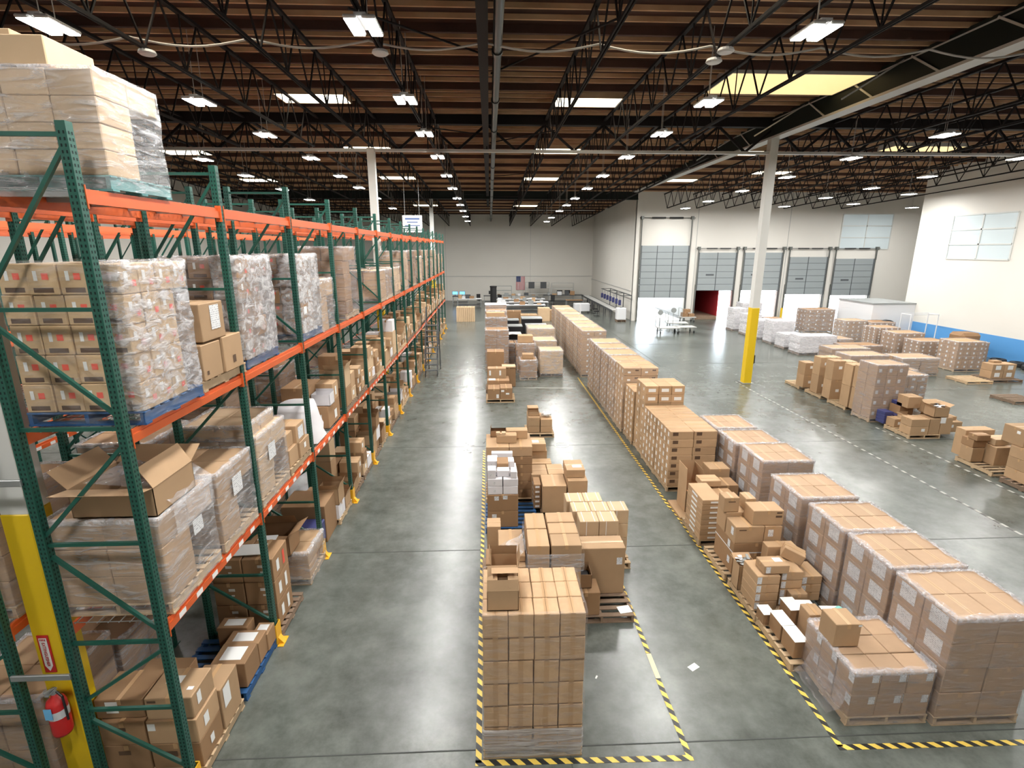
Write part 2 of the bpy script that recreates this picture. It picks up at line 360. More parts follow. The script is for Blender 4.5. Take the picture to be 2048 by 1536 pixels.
for x in GX:
    if abs(x - 12.14) < .1 or x > XR + 2: continue
    joist(x, -4.5, 5.3) if x < 13 else None
    if abs(x + .06) > .1:
        if abs(x - 9.7) > .1: joist(x, 5.3, 23.7)
        joist(x, 23.7, YD - .3)
        if x < 12: joist(x, YD, YF - .1)
g = MB()   # girder on the column line
g.bar((XL, 23.7, 11.3), (XR, 23.7, 11.3), .30, .36); g.bar((XL, 23.7, 10.12), (XR, 23.7, 10.12), .22, .10, 1)
x = GX[0] - .0
gx = sorted(GX + [12.14 + 1.22 - 2.44 * k for k in range(-7, 14)]); gx = [v for v in gx if v < XR]
for i, (a, b) in enumerate(zip(gx, gx[1:])):
    za, zb = (10.15, 11.15) if i % 2 else (11.15, 10.15); g.bar((a, 23.7, za), (b, 23.7, zb), .09, .09)
for v in gx[::2]: g.bar((v, 23.7, 10.15), (v, 23.7, 11.2), .05)
struct(g.build('ceiling_girder', [truss_m, silver]))
g = MB().box(XL, YD - .15, 10.15, XJ, YD + .15, 11.0).box(XL, YD - .22, 10.10, XJ, YD + .22, 10.16)
struct(g.build('ceiling_girder', girder_m))
sbox('ceiling_girder', XL, 5.15, 10.56, XR, 5.45, 11.35, girder_m)
g = MB().box(11.95, -4.5, 10.74, 12.0, YD - .2, 11.42).box(12.28, -4.5, 10.74, 12.33, YD - .2, 11.42).box(11.93, -4.5, 11.40, 12.35, YD - .2, 11.5)
g.box(11.90, -4.5, 10.66, 12.38, YD - .2, 10.74, 1)
for yy in (13.5, 16.1, 18.6, 21.0, 26.5, 30, 34, 38): g.bar((11.92, yy, 11.42), (11.92, yy - 1.1, 10.72), .03, .05, 1)
for yy in (8.5, 16.1, 21.0, 26.5): g.bar((9.7, yy - .6, 10.15), (11.95, yy + .3, 11.42), .03, .04, 1)
g.box(11.915, -4.5, 11.36, 11.93, YD - .2, 11.40, 1)
struct(g.build('ceiling_beam', [girder_m, silver]))
g = MB().box(-.20, -4.5, 10.30, .02, YF, 11.3)
struct(g.build('ceiling_beam', truss_m))
pipe = MB().cyl((.22, -4.5, 10.42), (.22, 24, 10.42), .10, 14).cyl((.22, 24, 10.42), (.22, YF, 9.3), .10, 14)
for yy in range(-3, 62, 4): pipe.cyl((.22, yy, 10.42 - max(0, yy - 24) * .0276), (.22, yy + .16, 10.42 - max(0, yy - 24) * .0276), .125, 14)
tag(pipe.build('sprinkler_pipe', pipe_m), 'thick grey sprinkler main running along the roof over the middle aisle', 'pipe')
for i, (a, b, yy, zz, wz) in enumerate(((-5.0, .2, 17.2, 10.25, .0), (.2, 9.7, 22.5, 10.3, .0))):
    pass
# diagonal bracing rods under the deck
for i in range(4):
    y0 = 11 + i * 9.5
    struct(MB().cyl((.1, y0 + 4.6, deck(y0) - .9), (2.4, y0, deck(y0) - 1.3), .022, 6).cyl((-2.5, y0, deck(y0) - 1.2), (-.1, y0 + 3.5, deck(y0) - .8), .022, 6).build('ceiling_brace', truss_m))
# skylights
def skylight(x0, y0, x1, y1, m, fr=True):
    z0, z1 = deck(y0) - .02, deck(y1) - .02
    s = MB().add([(x0, y0, z0 - .26), (x1, y0, z0 - .26), (x1, y1, z1 - .26), (x0, y1, z1 - .26)], [(3, 2, 1, 0)])
    o = s.build('skylight', m); o['kind'] = 'structure'
    f = MB()
    for (ax, ay, bx_, by) in ((x0, y0, x1, y0), (x0, y1, x1, y1), (x0, y0, x0, y1), (x1, y0, x1, y1)):
        f.bar((ax, ay, deck(ay) - .15), (bx_, by, deck(by) - .15), .04, .28)
    f.build('skylight_frame', pale if fr else silver, o)
for yy in (11.4, 20.3, 29.0, 37.8, 53.8):
    skylight(2.42, yy, 4.78, yy + 1.22, sky_m)
    skylight(-7.35, yy - .1, -4.98, yy + 1.1, sky_m)
for yy in (30.0, 39.0): skylight(-17.1, yy, -14.8, yy + 1.2, sky_m)
for yy in (29.2, 38.2): skylight(12.5, yy, 14.6, yy + 1.1, sky_m)
skylight(17.1, 35.0, 19.4, 36.1, sky_m)
skylight(7.4, 17.4, 11.9, 19.6, skyy_m, False); skylight(20.5, 27.8, 24.3, 29.0, skyy_m, False)
# high-bay lamps
def lens_mesh():
    return MB().box(-.25, -.36, -.012, -.06, .36, 0).box(.06, -.36, -.012, .25, .36, 0).mesh('lens', lens_m)
def housing_mesh():
    m = MB().cbox(-.27, -.39, .0, -.04, .39, .06, .02).cbox(.04, -.39, 0, .27, .39, .06, .02).box(-.1, -.3, .06, .1, .3, .12)
    return m.mesh('housing', housing)
LM, HM = lens_mesh(), housing_mesh()
def cable_mesh(h): return MB().cyl((-.05, -.1, .12), (-.05, -.1, h), .009, 5).cyl((.05, .1, .12), (.05, .1, h), .009, 5).mesh('cable', cable_m)
CM = cable_mesh(1.74)
ldat = bpy.data.lights.new('high_bay_light', 'AREA'); ldat.shape = 'RECTANGLE'; ldat.size = .5; ldat.size_y = .75; ldat.energy = LAMP_W; ldat.color = (1, .985, .955)
rows = {'over the rack bays': (-7.45, [10.5, 15.3, 19.4, 24.1, 28.5, 32.4, 37.1, 43.1]), 'over the left aisle': (-2.1, [10.3, 14.9, 19.0, 23.55, 28.2, 32.5, 37.0, 40.7, 44.8, 49.5, 54.2]),
        'over the middle stacks': (5.75, [10.2, 14.85, 18.7, 23.3, 28.0, 32.3, 36.8, 40.7, 44.7, 50.5, 54.6]), 'over the far racks': (-12.1, [15.3, 24.5, 28.5, 33.2, 38.0]),
        'over the dock floor': (15.3, [13.7, 18.5, 23.2, 28.1, 33.0, 38.0, 42.4]), 'by the right wall': (22.4, [13.5, 18.2, 22.9, 27.7, 31.7, 36.0, 41.0]), 'nearest the right wall': (26.6, [24.6, 34.1, 39.3]), 'behind the right wall end': (32.8, [36.5, 41.5])}  # row behind the right wall is unseen, added to brighten the dock wall
ordn = ['first', 'second', 'third', 'fourth', 'fifth', 'sixth', 'seventh', 'eighth', 'ninth', 'tenth', 'eleventh', 'twelfth', 'thirteenth', 'fourteenth', 'fifteenth', 'sixteenth']
for rn, (x, ys) in rows.items():
    for i, yy in enumerate(ys):
        z = deck(yy) - 1.75 - (.0)
        t = thing('high_bay_lamp', '%s lit twin-panel ceiling lamp from the camera in the row %s' % (ordn[i].capitalize(), rn), 'ceiling lamp', (x, yy, z))
        put('housing', HM, t); put('lens', LM, t); put('suspension_cable', CM, t)
        lo = bpy.data.objects.new('lamp_light', ldat); col.objects.link(lo); lo.parent = t; lo.location = (0, 0, -.03)
for x in (-9.2, -2.1, 5.75, 15.3):       # the same rows go on above and behind the camera
    for yy in (5.6, .8):
        if yy == 5.6 and x < -9: continue
        t = thing('high_bay_lamp', 'Lit twin-panel ceiling lamp above the camera, %s over the %s' % ({5.6: 'ahead', .8: 'level'}[yy], {-9.2: 'second aisle', -2.1: 'left aisle', 5.75: 'wrapped loads', 15.3: 'right edge group'}[x]), 'ceiling lamp', (x, yy, 9.85), 0, 'lamps above the camera')
        put('housing', HM, t); put('lens', LM, t); put('suspension_cable', CM, t)
        lo = bpy.data.objects.new('lamp_light', ldat); col.objects.link(lo); lo.parent = t; lo.location = (0, 0, -.03)
# cable swags and round smoke detectors on the near joists
cb = MB(); pts = []
xs = [-9.8, -7.38, -4.94, -2.5, -.06, 2.38, 4.82, 7.26, 9.7, 12.14]
for a, b in zip(xs, xs[1:]):
    for i in range(8):
        t = i / 8; pts.append((a + (b - a) * t, 12.6, 10.42 - .16 * math.sin(math.pi * t)))
pts.append((12.14, 12.6, 10.42))
for a, b in zip(pts, pts[1:]): cb.cyl(a, b, .022, 6)
tag(cb.build('electrical_cable', cable_m), 'pale cable sagging from joist to joist across the near roof', 'cable')
for i, (x, yy, lb) in enumerate(((-6.90, 12.3, 'above the wrapped load on the rack top'), (-2.17, 12.1, 'beside the first lamp of the left aisle row'), (4.79, 11.7, 'on the joist right of the near skylight'), (4.80, 12.3, 'hung at the cable right of the near skylight'))):
    tag(MB().lathe([(0, -.03), (.13, -.03), (.17, .0), (.15, .05), (0, .05)], 16).build('smoke_detector', whitepl, None, (x, yy, 10.025)), 'round white ceiling sensor ' + lb, 'sensor')
# columns
def column(x, y, w, ztop, label, box=False):
    o = MB().box(-w / 2, -w / 2, 3.55, w / 2, w / 2, ztop).build('steel_column', colwhite, None, (x, y, 0)); tag(o, label, 'column')
    MB().cbox(-w / 2 - .01, -w / 2 - .01, 0, w / 2 + .01, w / 2 + .01, 3.55, .01).build('yellow_sleeve', colyel, o)
    MB().box(-w / 2 - .08, -w / 2 - .08, 0, w / 2 + .08, w / 2 + .08, .025).build('base_plate', grey, o)
    if box: MB().cbox(w / 2 - .0, -.12, .95, w / 2 + .10, .06, 1.35, .01).build('junction_box', black, o)
    return o
column(-4.90, 5.22, .27, 10.2, 'square steel column with yellow lower half beside the nearest rack end')
column(-4.86, 23.7, .30, 10.2, 'white square column rising through the racks in mid distance')
column(-4.75, YD - .1, .30, 10.1, 'white square column near the far end of the racks')
column(12.12, 23.7, .34, 10.7, 'white square column with yellow foot standing alone on the dock floor', True)
# fire extinguisher and its sign on the near column
fx, fy = -4.89, 4.97
t = thing('fire_extinguisher', 'red fire extinguisher with blue and white tag on the yellow column', 'fire extinguisher', (fx + .04, fy - .02, .92))
MB().lathe([(0, 0), (.085, .0), (.095, .03), (.095, .40), (.08, .45), (.03, .49), (.03, .52), (0, .52)], 18).build('cylinder_body', redpaint, t, smooth=True)
MB().cyl((0, 0, .52), (0, 0, .57), .028, 10).box(-.02, -.09, .56, .02, .03, .58).bar((0, .02, .585), (0, -.10, .62), .03, .012).build('valve_head', grey, t)
MB().cyl((.03, 0, .55), (.10, -.02, .50), .012, 8).cyl((.10, -.02, .50), (.115, -.03, .20), .012, 8).build('hose', black, t)
MB().lathe([(.097, .24), (.097, .34)], 18).build('white_label_band', whitepl, t)
MB().box(-.05, -.115, .28, .03, -.11, .42).build('inspection_tag', pm('blue_tag', (.15, .45, .75), .5), t)
t = thing('extinguisher_sign', 'narrow red and white arrow sign above the fire extinguisher', 'sign', (-4.93, 5.065, 1.86))
MB().box(-.06, 0, -.24, .06, .008, .24).build('sign_board', redpaint, t)
MB().add([(-.042, -.003, .21), (-.042, -.003, -.15), (.0, -.003, -.22), (.042, -.003, -.15), (.042, -.003, .21)], [(0, 1, 2, 3, 4)]).build('sign_arrow', paper, t)
def text(s, size, m, parent, loc, rot=(R(90), 0, 0), name='lettering', ex=.001):
    cu = bpy.data.curves.new(name, 'FONT'); cu.body = s; cu.size = size; cu.align_x = 'CENTER'; cu.align_y = 'CENTER'; cu.extrude = ex
    cu.materials.append(m); o = bpy.data.objects.new(name, cu); col.objects.link(o); o.parent = parent; o.location = loc; o.rotation_euler = rot; return o
text('FIRE', .034, redpaint, t, (0, -.006, .185)); text('EXTINGUISHER', .046, redpaint, t, (0, -.006, .0), (R(90), R(90), 0))
# ---------------------------------------------------------------- pallets, cartons, wrapped loads
MC = {}
def pallet_parts(w, d):
    k = ('pal', round(w, 2), round(d, 2))
    if k in MC: return MC[k]
    n = 7; bw = .095; top = MB(); bot = MB()
    for i in range(n):
        c = -d / 2 + bw / 2 + (d - bw) * i / (n - 1); top.cbox(-w / 2, c - bw / 2, .118, w / 2, c + bw / 2, .138, .004)
    for i in range(3):
        c = -d / 2 + bw / 2 + (d - bw) * i / 2; bot.box(-w / 2, c - bw / 2, .0, w / 2, c + bw / 2, .02)
    st = MB().box(-.02, -d / 2, .02, .02, d / 2, .118)
    MC[k] = [top, bot, st]; return MC[k]
def pallet_into(parent, x, y, z, w, d, m, rz=0):
    """deck boards, bottom boards and three stringers as meshes of their own"""
    k = ('palm', round(w, 2), round(d, 2), m.name)
    if k not in MC:
        a, b, c = pallet_parts(w, d); MC[k] = (a.mesh('deck_boards', m), b.mesh('bottom_boards', m), c.mesh('stringer', m))
    T, B, S = MC[k]
    p = put('deck_boards', T, parent, (x, y, z), rz); put('bottom_boards', B, parent, (x, y, z), rz)
    for sx in (-w / 2 + .03, 0, w / 2 - .03):
        put('stringer', S, parent, (x + sx * math.cos(rz), y + sx * math.sin(rz), z), rz)
def pallet(x, y, z, w, d, label, m=None, group=None, rz=0):
    t = thing('pallet', label, 'pallet', (x, y, z), rz, group); pallet_into(t, 0, 0, 0, w, d, m or wood); return t
def sticker(m, face, w, d, h, u, v, su, sv, mi, off=.003):
    """flat label on a face of a box w x d x h (origin bottom centre); u, v = label centre in 0..1"""
    if face == 'F': y = -d / 2 - off; x = -w / 2 + u * w; z = v * h; m.quad((x - su / 2, y, z - sv / 2), (x + su / 2, y, z - sv / 2), (x + su / 2, y, z + sv / 2), (x - su / 2, y, z + sv / 2), mi)
    if face == 'L': x = -w / 2 - off; y = -d / 2 + u * d; z = v * h; m.quad((x, y + su / 2, z - sv / 2), (x, y - su / 2, z - sv / 2), (x, y - su / 2, z + sv / 2), (x, y + su / 2, z + sv / 2), mi)
    if face == 'R': x = w / 2 + off; y = -d / 2 + u * d; z = v * h; m.quad((x, y - su / 2, z - sv / 2), (x, y + su / 2, z - sv / 2), (x, y + su / 2, z + sv / 2), (x, y - su / 2, z + sv / 2), mi)
    if face == 'T': z = h + off; x = -w / 2 + u * w; y = -d / 2 + v * d; m.quad((x - su / 2, y - sv / 2, z), (x + su / 2, y - sv / 2, z), (x + su / 2, y + sv / 2, z), (x - su / 2, y + sv / 2, z), mi)
BOXMATS = None
def box_mesh(w, d, h, m, deco=(), tp='y'):
    """closed carton; deco = tuple of (face, u, v, su, sv, material index 1..6); tp = direction of the taped seam"""
    k = ('box', round(w, 3), round(d, 3), round(h, 3), m.name, deco, tp)
    if k in MC: return MC[k]
    q = MB().cbox(-w / 2, -d / 2, 0, w / 2, d / 2, h, min(.008, h * .1))
    if tp == 'y':
        q.quad((-.028, -d / 2, h + .002), (.028, -d / 2, h + .002), (.028, d / 2, h + .002), (-.028, d / 2, h + .002), 1)
        q.quad((-.028, -d / 2 - .002, h - min(.07, h * .4)), (.028, -d / 2 - .002, h - min(.07, h * .4)), (.028, -d / 2 - .002, h), (-.028, -d / 2 - .002, h), 1)
        q.quad((-.003, -d / 2, h + .003), (.003, -d / 2, h + .003), (.003, d / 2, h + .003), (-.003, d / 2, h + .003), 2)
    elif tp == 'x':
        q.quad((-w / 2, -.028, h + .002), (w / 2, -.028, h + .002), (w / 2, .028, h + .002), (-w / 2, .028, h + .002), 1)
        q.quad((-w / 2, -.003, h + .003), (w / 2, -.003, h + .003), (w / 2, .003, h + .003), (-w / 2, .003, h + .003), 2)
        for s in (-1, 1):
            x = s * (w / 2 + .002); q.quad((x, -.028 * s, h - min(.07, h * .4)), (x, .028 * s, h - min(.07, h * .4)), (x, .028 * s, h), (x, -.028 * s, h), 1)
    for (f, u, v, su, sv, mi) in deco: sticker(q, f, w, d, h, u, v, su, sv, mi)
    MC[k] = q.mesh('carton', [m, tape, seam, labelm, red, ink, paper]); return MC[k]
NB = [0]
def carton(x0, y0, z0, w, d, h, label, m=None, deco=(), tp='y', rz=0, group=None, lab=None, name='carton', cat='box', tilt=None):
    """one loose closed carton: x0, y0 = left and front edge"""
    NB[0] += 1; m = m or kraft
    k = ('lb', round(w, 3), round(d, 3), round(h, 3), m.name)
    if k not in MC: MC[k] = MB().cbox(-w / 2, -d / 2, 0, w / 2, d / 2, h, min(.008, h * .1)).mesh(name, m)
    o = put(name, MC[k], None, (x0 + w / 2, y0 + d / 2, z0), R(rz)); tag(o, label, cat, group)
    if tilt: o.rotation_euler = tuple(R(a) for a in tilt)
    if tp:
        kk = ('tp', round(w, 3), round(d, 3), round(h, 3), tp)
        if kk not in MC:
            q = MB(); hh = min(.07, h * .4)
            if tp == 'y': q.box(-.026, -d / 2 - .002, h, .026, d / 2 + .002, h + .002).box(-.026, -d / 2 - .003, h - hh, .026, -d / 2, h + .002)
            else: q.box(-w / 2 - .002, -.026, h, w / 2 + .002, .026, h + .002).box(-w / 2 - .003, -.026, h - hh, -w / 2, .026, h + .002).box(w / 2, -.026, h - hh, w / 2 + .003, .026, h + .002)
            MC[kk] = q.mesh('packing_tape', tape)
        put('packing_tape', MC[kk], o)
    for i, (f, u, v, su, sv, mi) in enumerate(deco):
        q = MB(); sticker(q, f, w, d, h, u, v, su, sv, 0, .004); q.build({3: 'shipping_label', 4: 'red_sticker', 5: 'printed_mark', 6: 'paper_sheet'}[mi], {3: labelm, 4: red, 5: ink, 6: paper}[mi], o)
    return o
def open_carton(x0, y0, z0, w, d, h, label, m=None, rz=0, flaps=(('F', 115), ('B', 60), ('L', 100), ('R', 100)), fl=None, group=None):
    """carton with its top open: walls, bottom and folded-out flaps (angle 90 = standing straight up)"""
    NB[0] += 1; m = m or kraft; t = .007
    q = MB().box(-w / 2, -d / 2, 0, w / 2, -d / 2 + t, h).box(-w / 2, d / 2 - t, 0, w / 2, d / 2, h).box(-w / 2, -d / 2, 0, -w / 2 + t, d / 2, h).box(w / 2 - t, -d / 2, 0, w / 2, d / 2, h).box(-w / 2, -d / 2, 0, w / 2, d / 2, .01)
    o = q.build('open_carton', m, None, (x0 + w / 2, y0 + d / 2, z0), R(rz)); tag(o, label, 'box', group)
    for f, a in flaps:
        L = fl or min(w, d) * .48; ca, sa = math.cos(R(a)), math.sin(R(a))   # a = 0 lies inward, 90 up, 180 outward
        q = MB()
        if f in 'FB':
            s = -1 if f == 'F' else 1; y = s * d / 2; p = lambda e, l: (e * (w / 2 - .004), y - s * l * ca, h + l * sa)
            q.add([p(-1, 0), p(1, 0), p(1, L), p(-1, L)] + [(a_, b_ - .004, c_ + .004) for a_, b_, c_ in (p(-1, 0), p(1, 0), p(1, L), p(-1, L))], [(0, 1, 2, 3), (7, 6, 5, 4), (0, 4, 5, 1), (1, 5, 6, 2), (2, 6, 7, 3), (3, 7, 4, 0)])
        else:
            s = -1 if f == 'L' else 1; x = s * w / 2; p = lambda e, l: (x - s * l * ca, e * (d / 2 - .004), h + l * sa)
            q.add([p(-1, 0), p(1, 0), p(1, L), p(-1, L)] + [(a_ + .004, b_, c_ + .004) for a_, b_, c_ in (p(-1, 0), p(1, 0), p(1, L), p(-1, L))], [(0, 1, 2, 3), (7, 6, 5, 4), (0, 4, 5, 1), (1, 5, 6, 2), (2, 6, 7, 3), (3, 7, 4, 0)])
        q.build('flap', m, o)
    return o
def wrap_mesh(w, d, h, seed, amp=.012, lip=.07, flare=.0, m=None, n=7):
    """thin plastic skin around a load: four crinkled sides with rounded corners and a bunched lip on the top edge"""
    r = random.Random(seed); q = MB(); nz = max(4, int(h / .13)); ring = []; c = .03
    def side(a, b): return [(a[0] + (b[0] - a[0]) * i / n, a[1] + (b[1] - a[1]) * i / n) for i in range(n)]
    W, D = w / 2 + .014, d / 2 + .014
    cs = [(-W + c, -D), (W - c, -D), (W, -D + c), (W, D - c), (W - c, D), (-W + c, D), (-W, D - c), (-W, -D + c)]
    for i in range(0, 8, 2): ring += side(cs[i], cs[i + 1]) + [cs[i + 1]]
    L = len(ring); vs = []
    for k in range(nz + 1):
        z = h * k / nz; f = flare * max(0, 1 - k / 2.0)
        for (x, y) in ring:
            l = math.hypot(x, y); a = r.uniform(-.2, 1) * amp + f; vs.append((x + x / l * a, y + y / l * a, z + r.uniform(-.01, .01) * (0 < k < nz)))
    for t in (.35, 1.0):
        for (x, y) in ring:
            e = lip * t * r.uniform(.6, 1.25); vs.append((x - math.copysign(min(e, abs(x) * .8), x) * (abs(x) > W - c - .001 or abs(abs(x) - abs(W)) < .05), y - math.copysign(min(e, abs(y) * .8), y) * (abs(y) > D - c - .001), h + .012 + r.uniform(0, .014)))
    fs = [(k * L + i, k * L + (i + 1) % L, (k + 1) * L + (i + 1) % L, (k + 1) * L + i) for k in range(nz + 2) for i in range(L)]
    q.add(vs, fs); return q
def wrap(parent, x, y, z, w, d, h, seed, m=None, amp=.012, lip=.07, flare=0, rz=0, name='stretch_wrap'):
    return wrap_mesh(w, d, h, seed, amp, lip, flare).build(name, m or film, parent, (x, y, z), rz, smooth=True)
NL = [0]
def film_fold(parent, w, d, z, seed):
    r = random.Random(seed); q = MB(); c = [(-w / 2, -d / 2), (w / 2, -d / 2), (w / 2, d / 2), (-w / 2, d / 2)]; n = 9
    for k in range(4):
        a, b = c[k], c[(k + 1) % 4]; nx, ny = (b[1] - a[1]), -(b[0] - a[0]); L = math.hypot(nx, ny); nx, ny = nx / L, ny / L; prev = None
        for i in range(n + 1):
            t = i / n; px, py = a[0] + (b[0] - a[0]) * t, a[1] + (b[1] - a[1]) * t; wi, wo, hz = r.uniform(.03, .08), r.uniform(.008, .02), r.uniform(.004, .022)
            row = [(px + nx * wo, py + ny * wo, z - r.uniform(.02, .05)), (px + nx * .012, py + ny * .012, z + hz), (px - nx * wi, py - ny * wi, z + .008)]
            if prev: q.add(prev + row, [(0, 3, 4, 1), (1, 4, 5, 2)])
            prev = row
    q.build('film_fold', foldm, parent, smooth=True)
foldm = film_mat('bunched_film', .25, .80, (.78, .76, .76), (14, 14, 14), .5)
def load(x0, y0, w, d, z0, nx, ny, nz, ch, label, m=None, deco=None, tp='y', wrapm='film', pal=None, rz=0, jit=.006, group=None, name='wrapped_pallet_load', seed=None, skip=(), block=False, lip=.07, amp=.012, wh=None, skew=0):
    """pallet load: pallet, cartons in nx x ny x nz layers (only those that can be seen), stretch wrap"""
    NL[0] += 1; seed = seed if seed is not None else NL[0]; r = random.Random(seed)
    t = thing(name, label, 'pallet load', (x0 + w / 2, y0 + d / 2, z0), R(rz), group); m = m or kraft
    pz = 0
    if pal is not False: pallet_into(t, 0, 0, 0, w + .02, d + .02, pal or wood); pz = .14
    cw, cd = w / nx, d / ny
    if block:
        q = MB()
        for i in range(nx):
            for j in range(ny):
                for k in range(nz):
                    if 0 < i < nx - 1 and 0 < j < ny - 1 and k < nz - 1: continue
                    bx0, by0, bz0 = -w / 2 + i * cw, -d / 2 + j * cd, pz + k * ch; jx = r.uniform(-jit, jit)
                    q.cbox(bx0 + .004 + jx, by0 + .004, bz0 + .002, bx0 + cw - .004 + jx, by0 + cd - .004, bz0 + ch - .002, .006)
                    for (f, u, v, su, sv, mi) in (deco or ()):
                        if (f == 'F' and j == 0) or (f == 'L' and i == 0):
                            if f == 'F': xx = bx0 + u * cw; zz = bz0 + v * ch; q.quad((xx - su / 2, by0 - .003, zz - sv / 2), (xx + su / 2, by0 - .003, zz - sv / 2), (xx + su / 2, by0 - .003, zz + sv / 2), (xx - su / 2, by0 - .003, zz + sv / 2), mi)
                            else: yy = by0 + u * cd; zz = bz0 + v * ch; xx = bx0 - .007 - jit; q.quad((xx, yy + su / 2, zz - sv / 2), (xx, yy - su / 2, zz - sv / 2), (xx, yy - su / 2, zz + sv / 2), (xx, yy + su / 2, zz + sv / 2), mi)
        o = q.build('cartons', [m, tape, seam, labelm, red, ink, paper], t); o['kind'] = 'stuff'
    else:
        me = box_mesh(cw - .008, cd - .008, ch - .003, m, tuple(deco or ()), tp); me2 = box_mesh(cw - .008, cd - .008, ch - .003, m, (), tp)
        for k in range(nz):
            for i in range(nx):
                for j in range(ny):
                    if (0 < i < nx - 1 and 0 < j < ny - 1 and k < nz - 1) or (i, j, k) in skip: continue
                    if j == ny - 1 and i > 0 and k < nz - 1: continue
                    edge = (j == 0 or i == 0 or i == nx - 1)
                    put('carton', me if edge else me2, t, (-w / 2 + (i + .5) * cw + r.uniform(-jit, jit) + skew * k, -d / 2 + (j + .5) * cd + r.uniform(-jit, jit), pz + k * ch), R(r.uniform(-.5, .5)))
    if wrapm in ('film', 'heavy') and z0 + y0 < 32: film_fold(t, w, d, pz + nz * ch + .004, seed)
    if wrapm: wrap(t, 0, 0, .02 if pal is not False else .0, w, d, (wh or (pz + nz * ch)) - .02 + .006, seed, MATS[{'film': 'stretch_film', 'heavy': 'heavy_stretch_film', 'thin': 'thin_stretch_film'}[wrapm]], amp, lip)
    return t
# ---------------------------------------------------------------- floor markings
def tape_strip(name, pts, m, label, w=.075, cat='floor tape'):
    q = MB()
    for a, b in pts:
        q.bar((a[0], a[1], .002), (b[0], b[1], .002), w, .004)
    tag(q.build(name, m), label, cat)
tape_strip('hazard_tape', [((-.20, 5.14), (-.23, 15.6))], haz, 'black and yellow striped tape along the left side of the middle stacks')
tape_strip('hazard_tape', [((-.24, 5.14), (2.49, 5.10))], haz, 'black and yellow striped tape across the front of the nearest tall stack')
tape_strip('hazard_tape', [((2.45, 5.14), (2.44, 6.35))], haz, 'black and yellow striped tape running back from the empty corner right of the tall stack')
tape_strip('worn_floor_tape', [((2.445, 6.36), (2.443, 6.85))], pm('worn_tape', (.62, .56, .38), .5), 'worn pale strip between two striped lengths of floor tape')
tape_strip('hazard_tape', [((2.445, 6.86), (2.44, 11.8))], haz, 'striped tape leading back beside the tall upright carton')
tape_strip('worn_floor_tape', [((2.44, 13.6), (2.42, 15.2))], paper, 'worn white tape on the floor right of the low carton stacks')
tape_strip('hazard_tape', [((4.44, 5.17), (4.42, 11.5))], haz, 'striped tape along the nearest pallets of the right-hand stacks')
tape_strip('hazard_tape', [((4.38, 11.5), (4.3, 25.0))], haz, 'striped tape along the tall uniform row, beyond the open box')
tape_strip('hazard_tape', [((4.40, 5.16), (7.6, 5.12))], haz, 'striped tape across the front of the right-hand wrapped loads')
tape_strip('worn_floor_tape', [((11.71, 24.0), (11.83, 7.5))], haz2, 'long dotted line crossing the open floor at the right')
tape_strip('worn_floor_tape', [((13.72, 17.2), (13.6, 9.0))], haz2, 'dotted line in front of the right-hand mixed pallets')
tape_strip('worn_floor_tape', [((1.0, 23.2), (3.9, 23.0))], haz2, 'faint dotted line across the floor in front of the grey wrapped loads')
q = MB()
for yy in (5.31, 9.9, 15.9, 22, 28, 34): q.box(XL, yy, .0005, 28, yy + .018, .003)
for xx in (5.0, .95, 9.2, 13.0, 17.0, -2.0): 
    if xx in (.95, 9.2): q.box(xx, -4, .0005, xx + .014, YD, .003)
struct(q.build('floor_joints', pm('joint_fill', (.045, .05, .045), .7)))
tag(MB().box(-.08, -.05, 0, .08, .05, .004).build('paper_scrap', paper, None, (3.05, 6.55, 0), R(30)), 'small white scrap of paper lying on the open floor', 'paper')
tag(MB().box(-.012, -.03, 0, .012, .03, .004).build('paper_scrap', paper, None, (1.53, 6.42, 0), R(-30)), 'tiny white scrap behind the nearest tall stack', 'paper')
# ---------------------------------------------------------------- middle stacks
L1 = (('F', .5, .5, .16, .2, 5),)
c1 = load(-.13, 5.2, 1.22, .92, 0, 4, 3, 6, .325, 'tall wrapped stack of plain cartons, nearest in the middle aisle', m=pm('banded_kraft', (.52, .345, .20), .7, var=.06, noise=.22, nscale=7, spec=.3), wrapm='thin', lip=.03, tp='y', deco=(('F', .5, .5, .06, .32, 1), ('F', .5, .04, .29, .014, 2)))
wrap(c1, 0, 0, .03, 1.22, .92, .40, 77, film_mat('skirt_film', .30, .78, (.72, .70, .70), (2, 2, 22), .45), .012, 0, .0, name='wrap_skirt')
# a carton missing from its top layer is seen as a sunken lid
open_carton(-.07, 5.27, 2.095, .37, .28, .26, 'open kraft carton at the front left corner on top of the nearest tall stack', flaps=(('F', 75), ('B', 130), ('L', 20), ('R', 20)), fl=.13)
open_carton(-.02, 5.62, 2.095, .33, .30, .34, 'open kraft carton standing empty behind the front one on the nearest tall stack', flaps=(('F', 175), ('B', 75), ('L', 100), ('R', 100)), fl=.14)
# second pallet: higher boxes, loose film
pallet(.65, 7.75, 0, 1.3, 1.1, 'wooden pallet under the half-unwrapped stack behind the nearest tall stack')
for k, (x, y, w_, d_, lb) in enumerate(((.56, 7.2, .34, .52, 'front left'), (.56, 7.74, .34, .52, 'rear left'), (.92, 7.2, .48, .36, 'front right'), (.92, 7.57, .48, .34, 'centre right'), (.92, 7.93, .48, .34, 'rear right'))):
    for j in range(4):
        if j < 3 and (k == 3): continue
        carton(x, y, .14 + j * .40, w_ - .01, d_ - .01, .395, 'kraft carton, %s column of the loose-film-band stack, %s' % (lb, ('bottom layer', 'second layer', 'third layer', 'top layer')[j]), tp='y', rz=rnd.uniform(-1, 1))
wt = wrap(None, .985, 7.73, 1.28, .87, 1.08, .30, 5, filmheavy, .02, 0.0, name='loose_stretch_film'); tag(wt, 'band of loose stretch film round the second stack', 'plastic film')
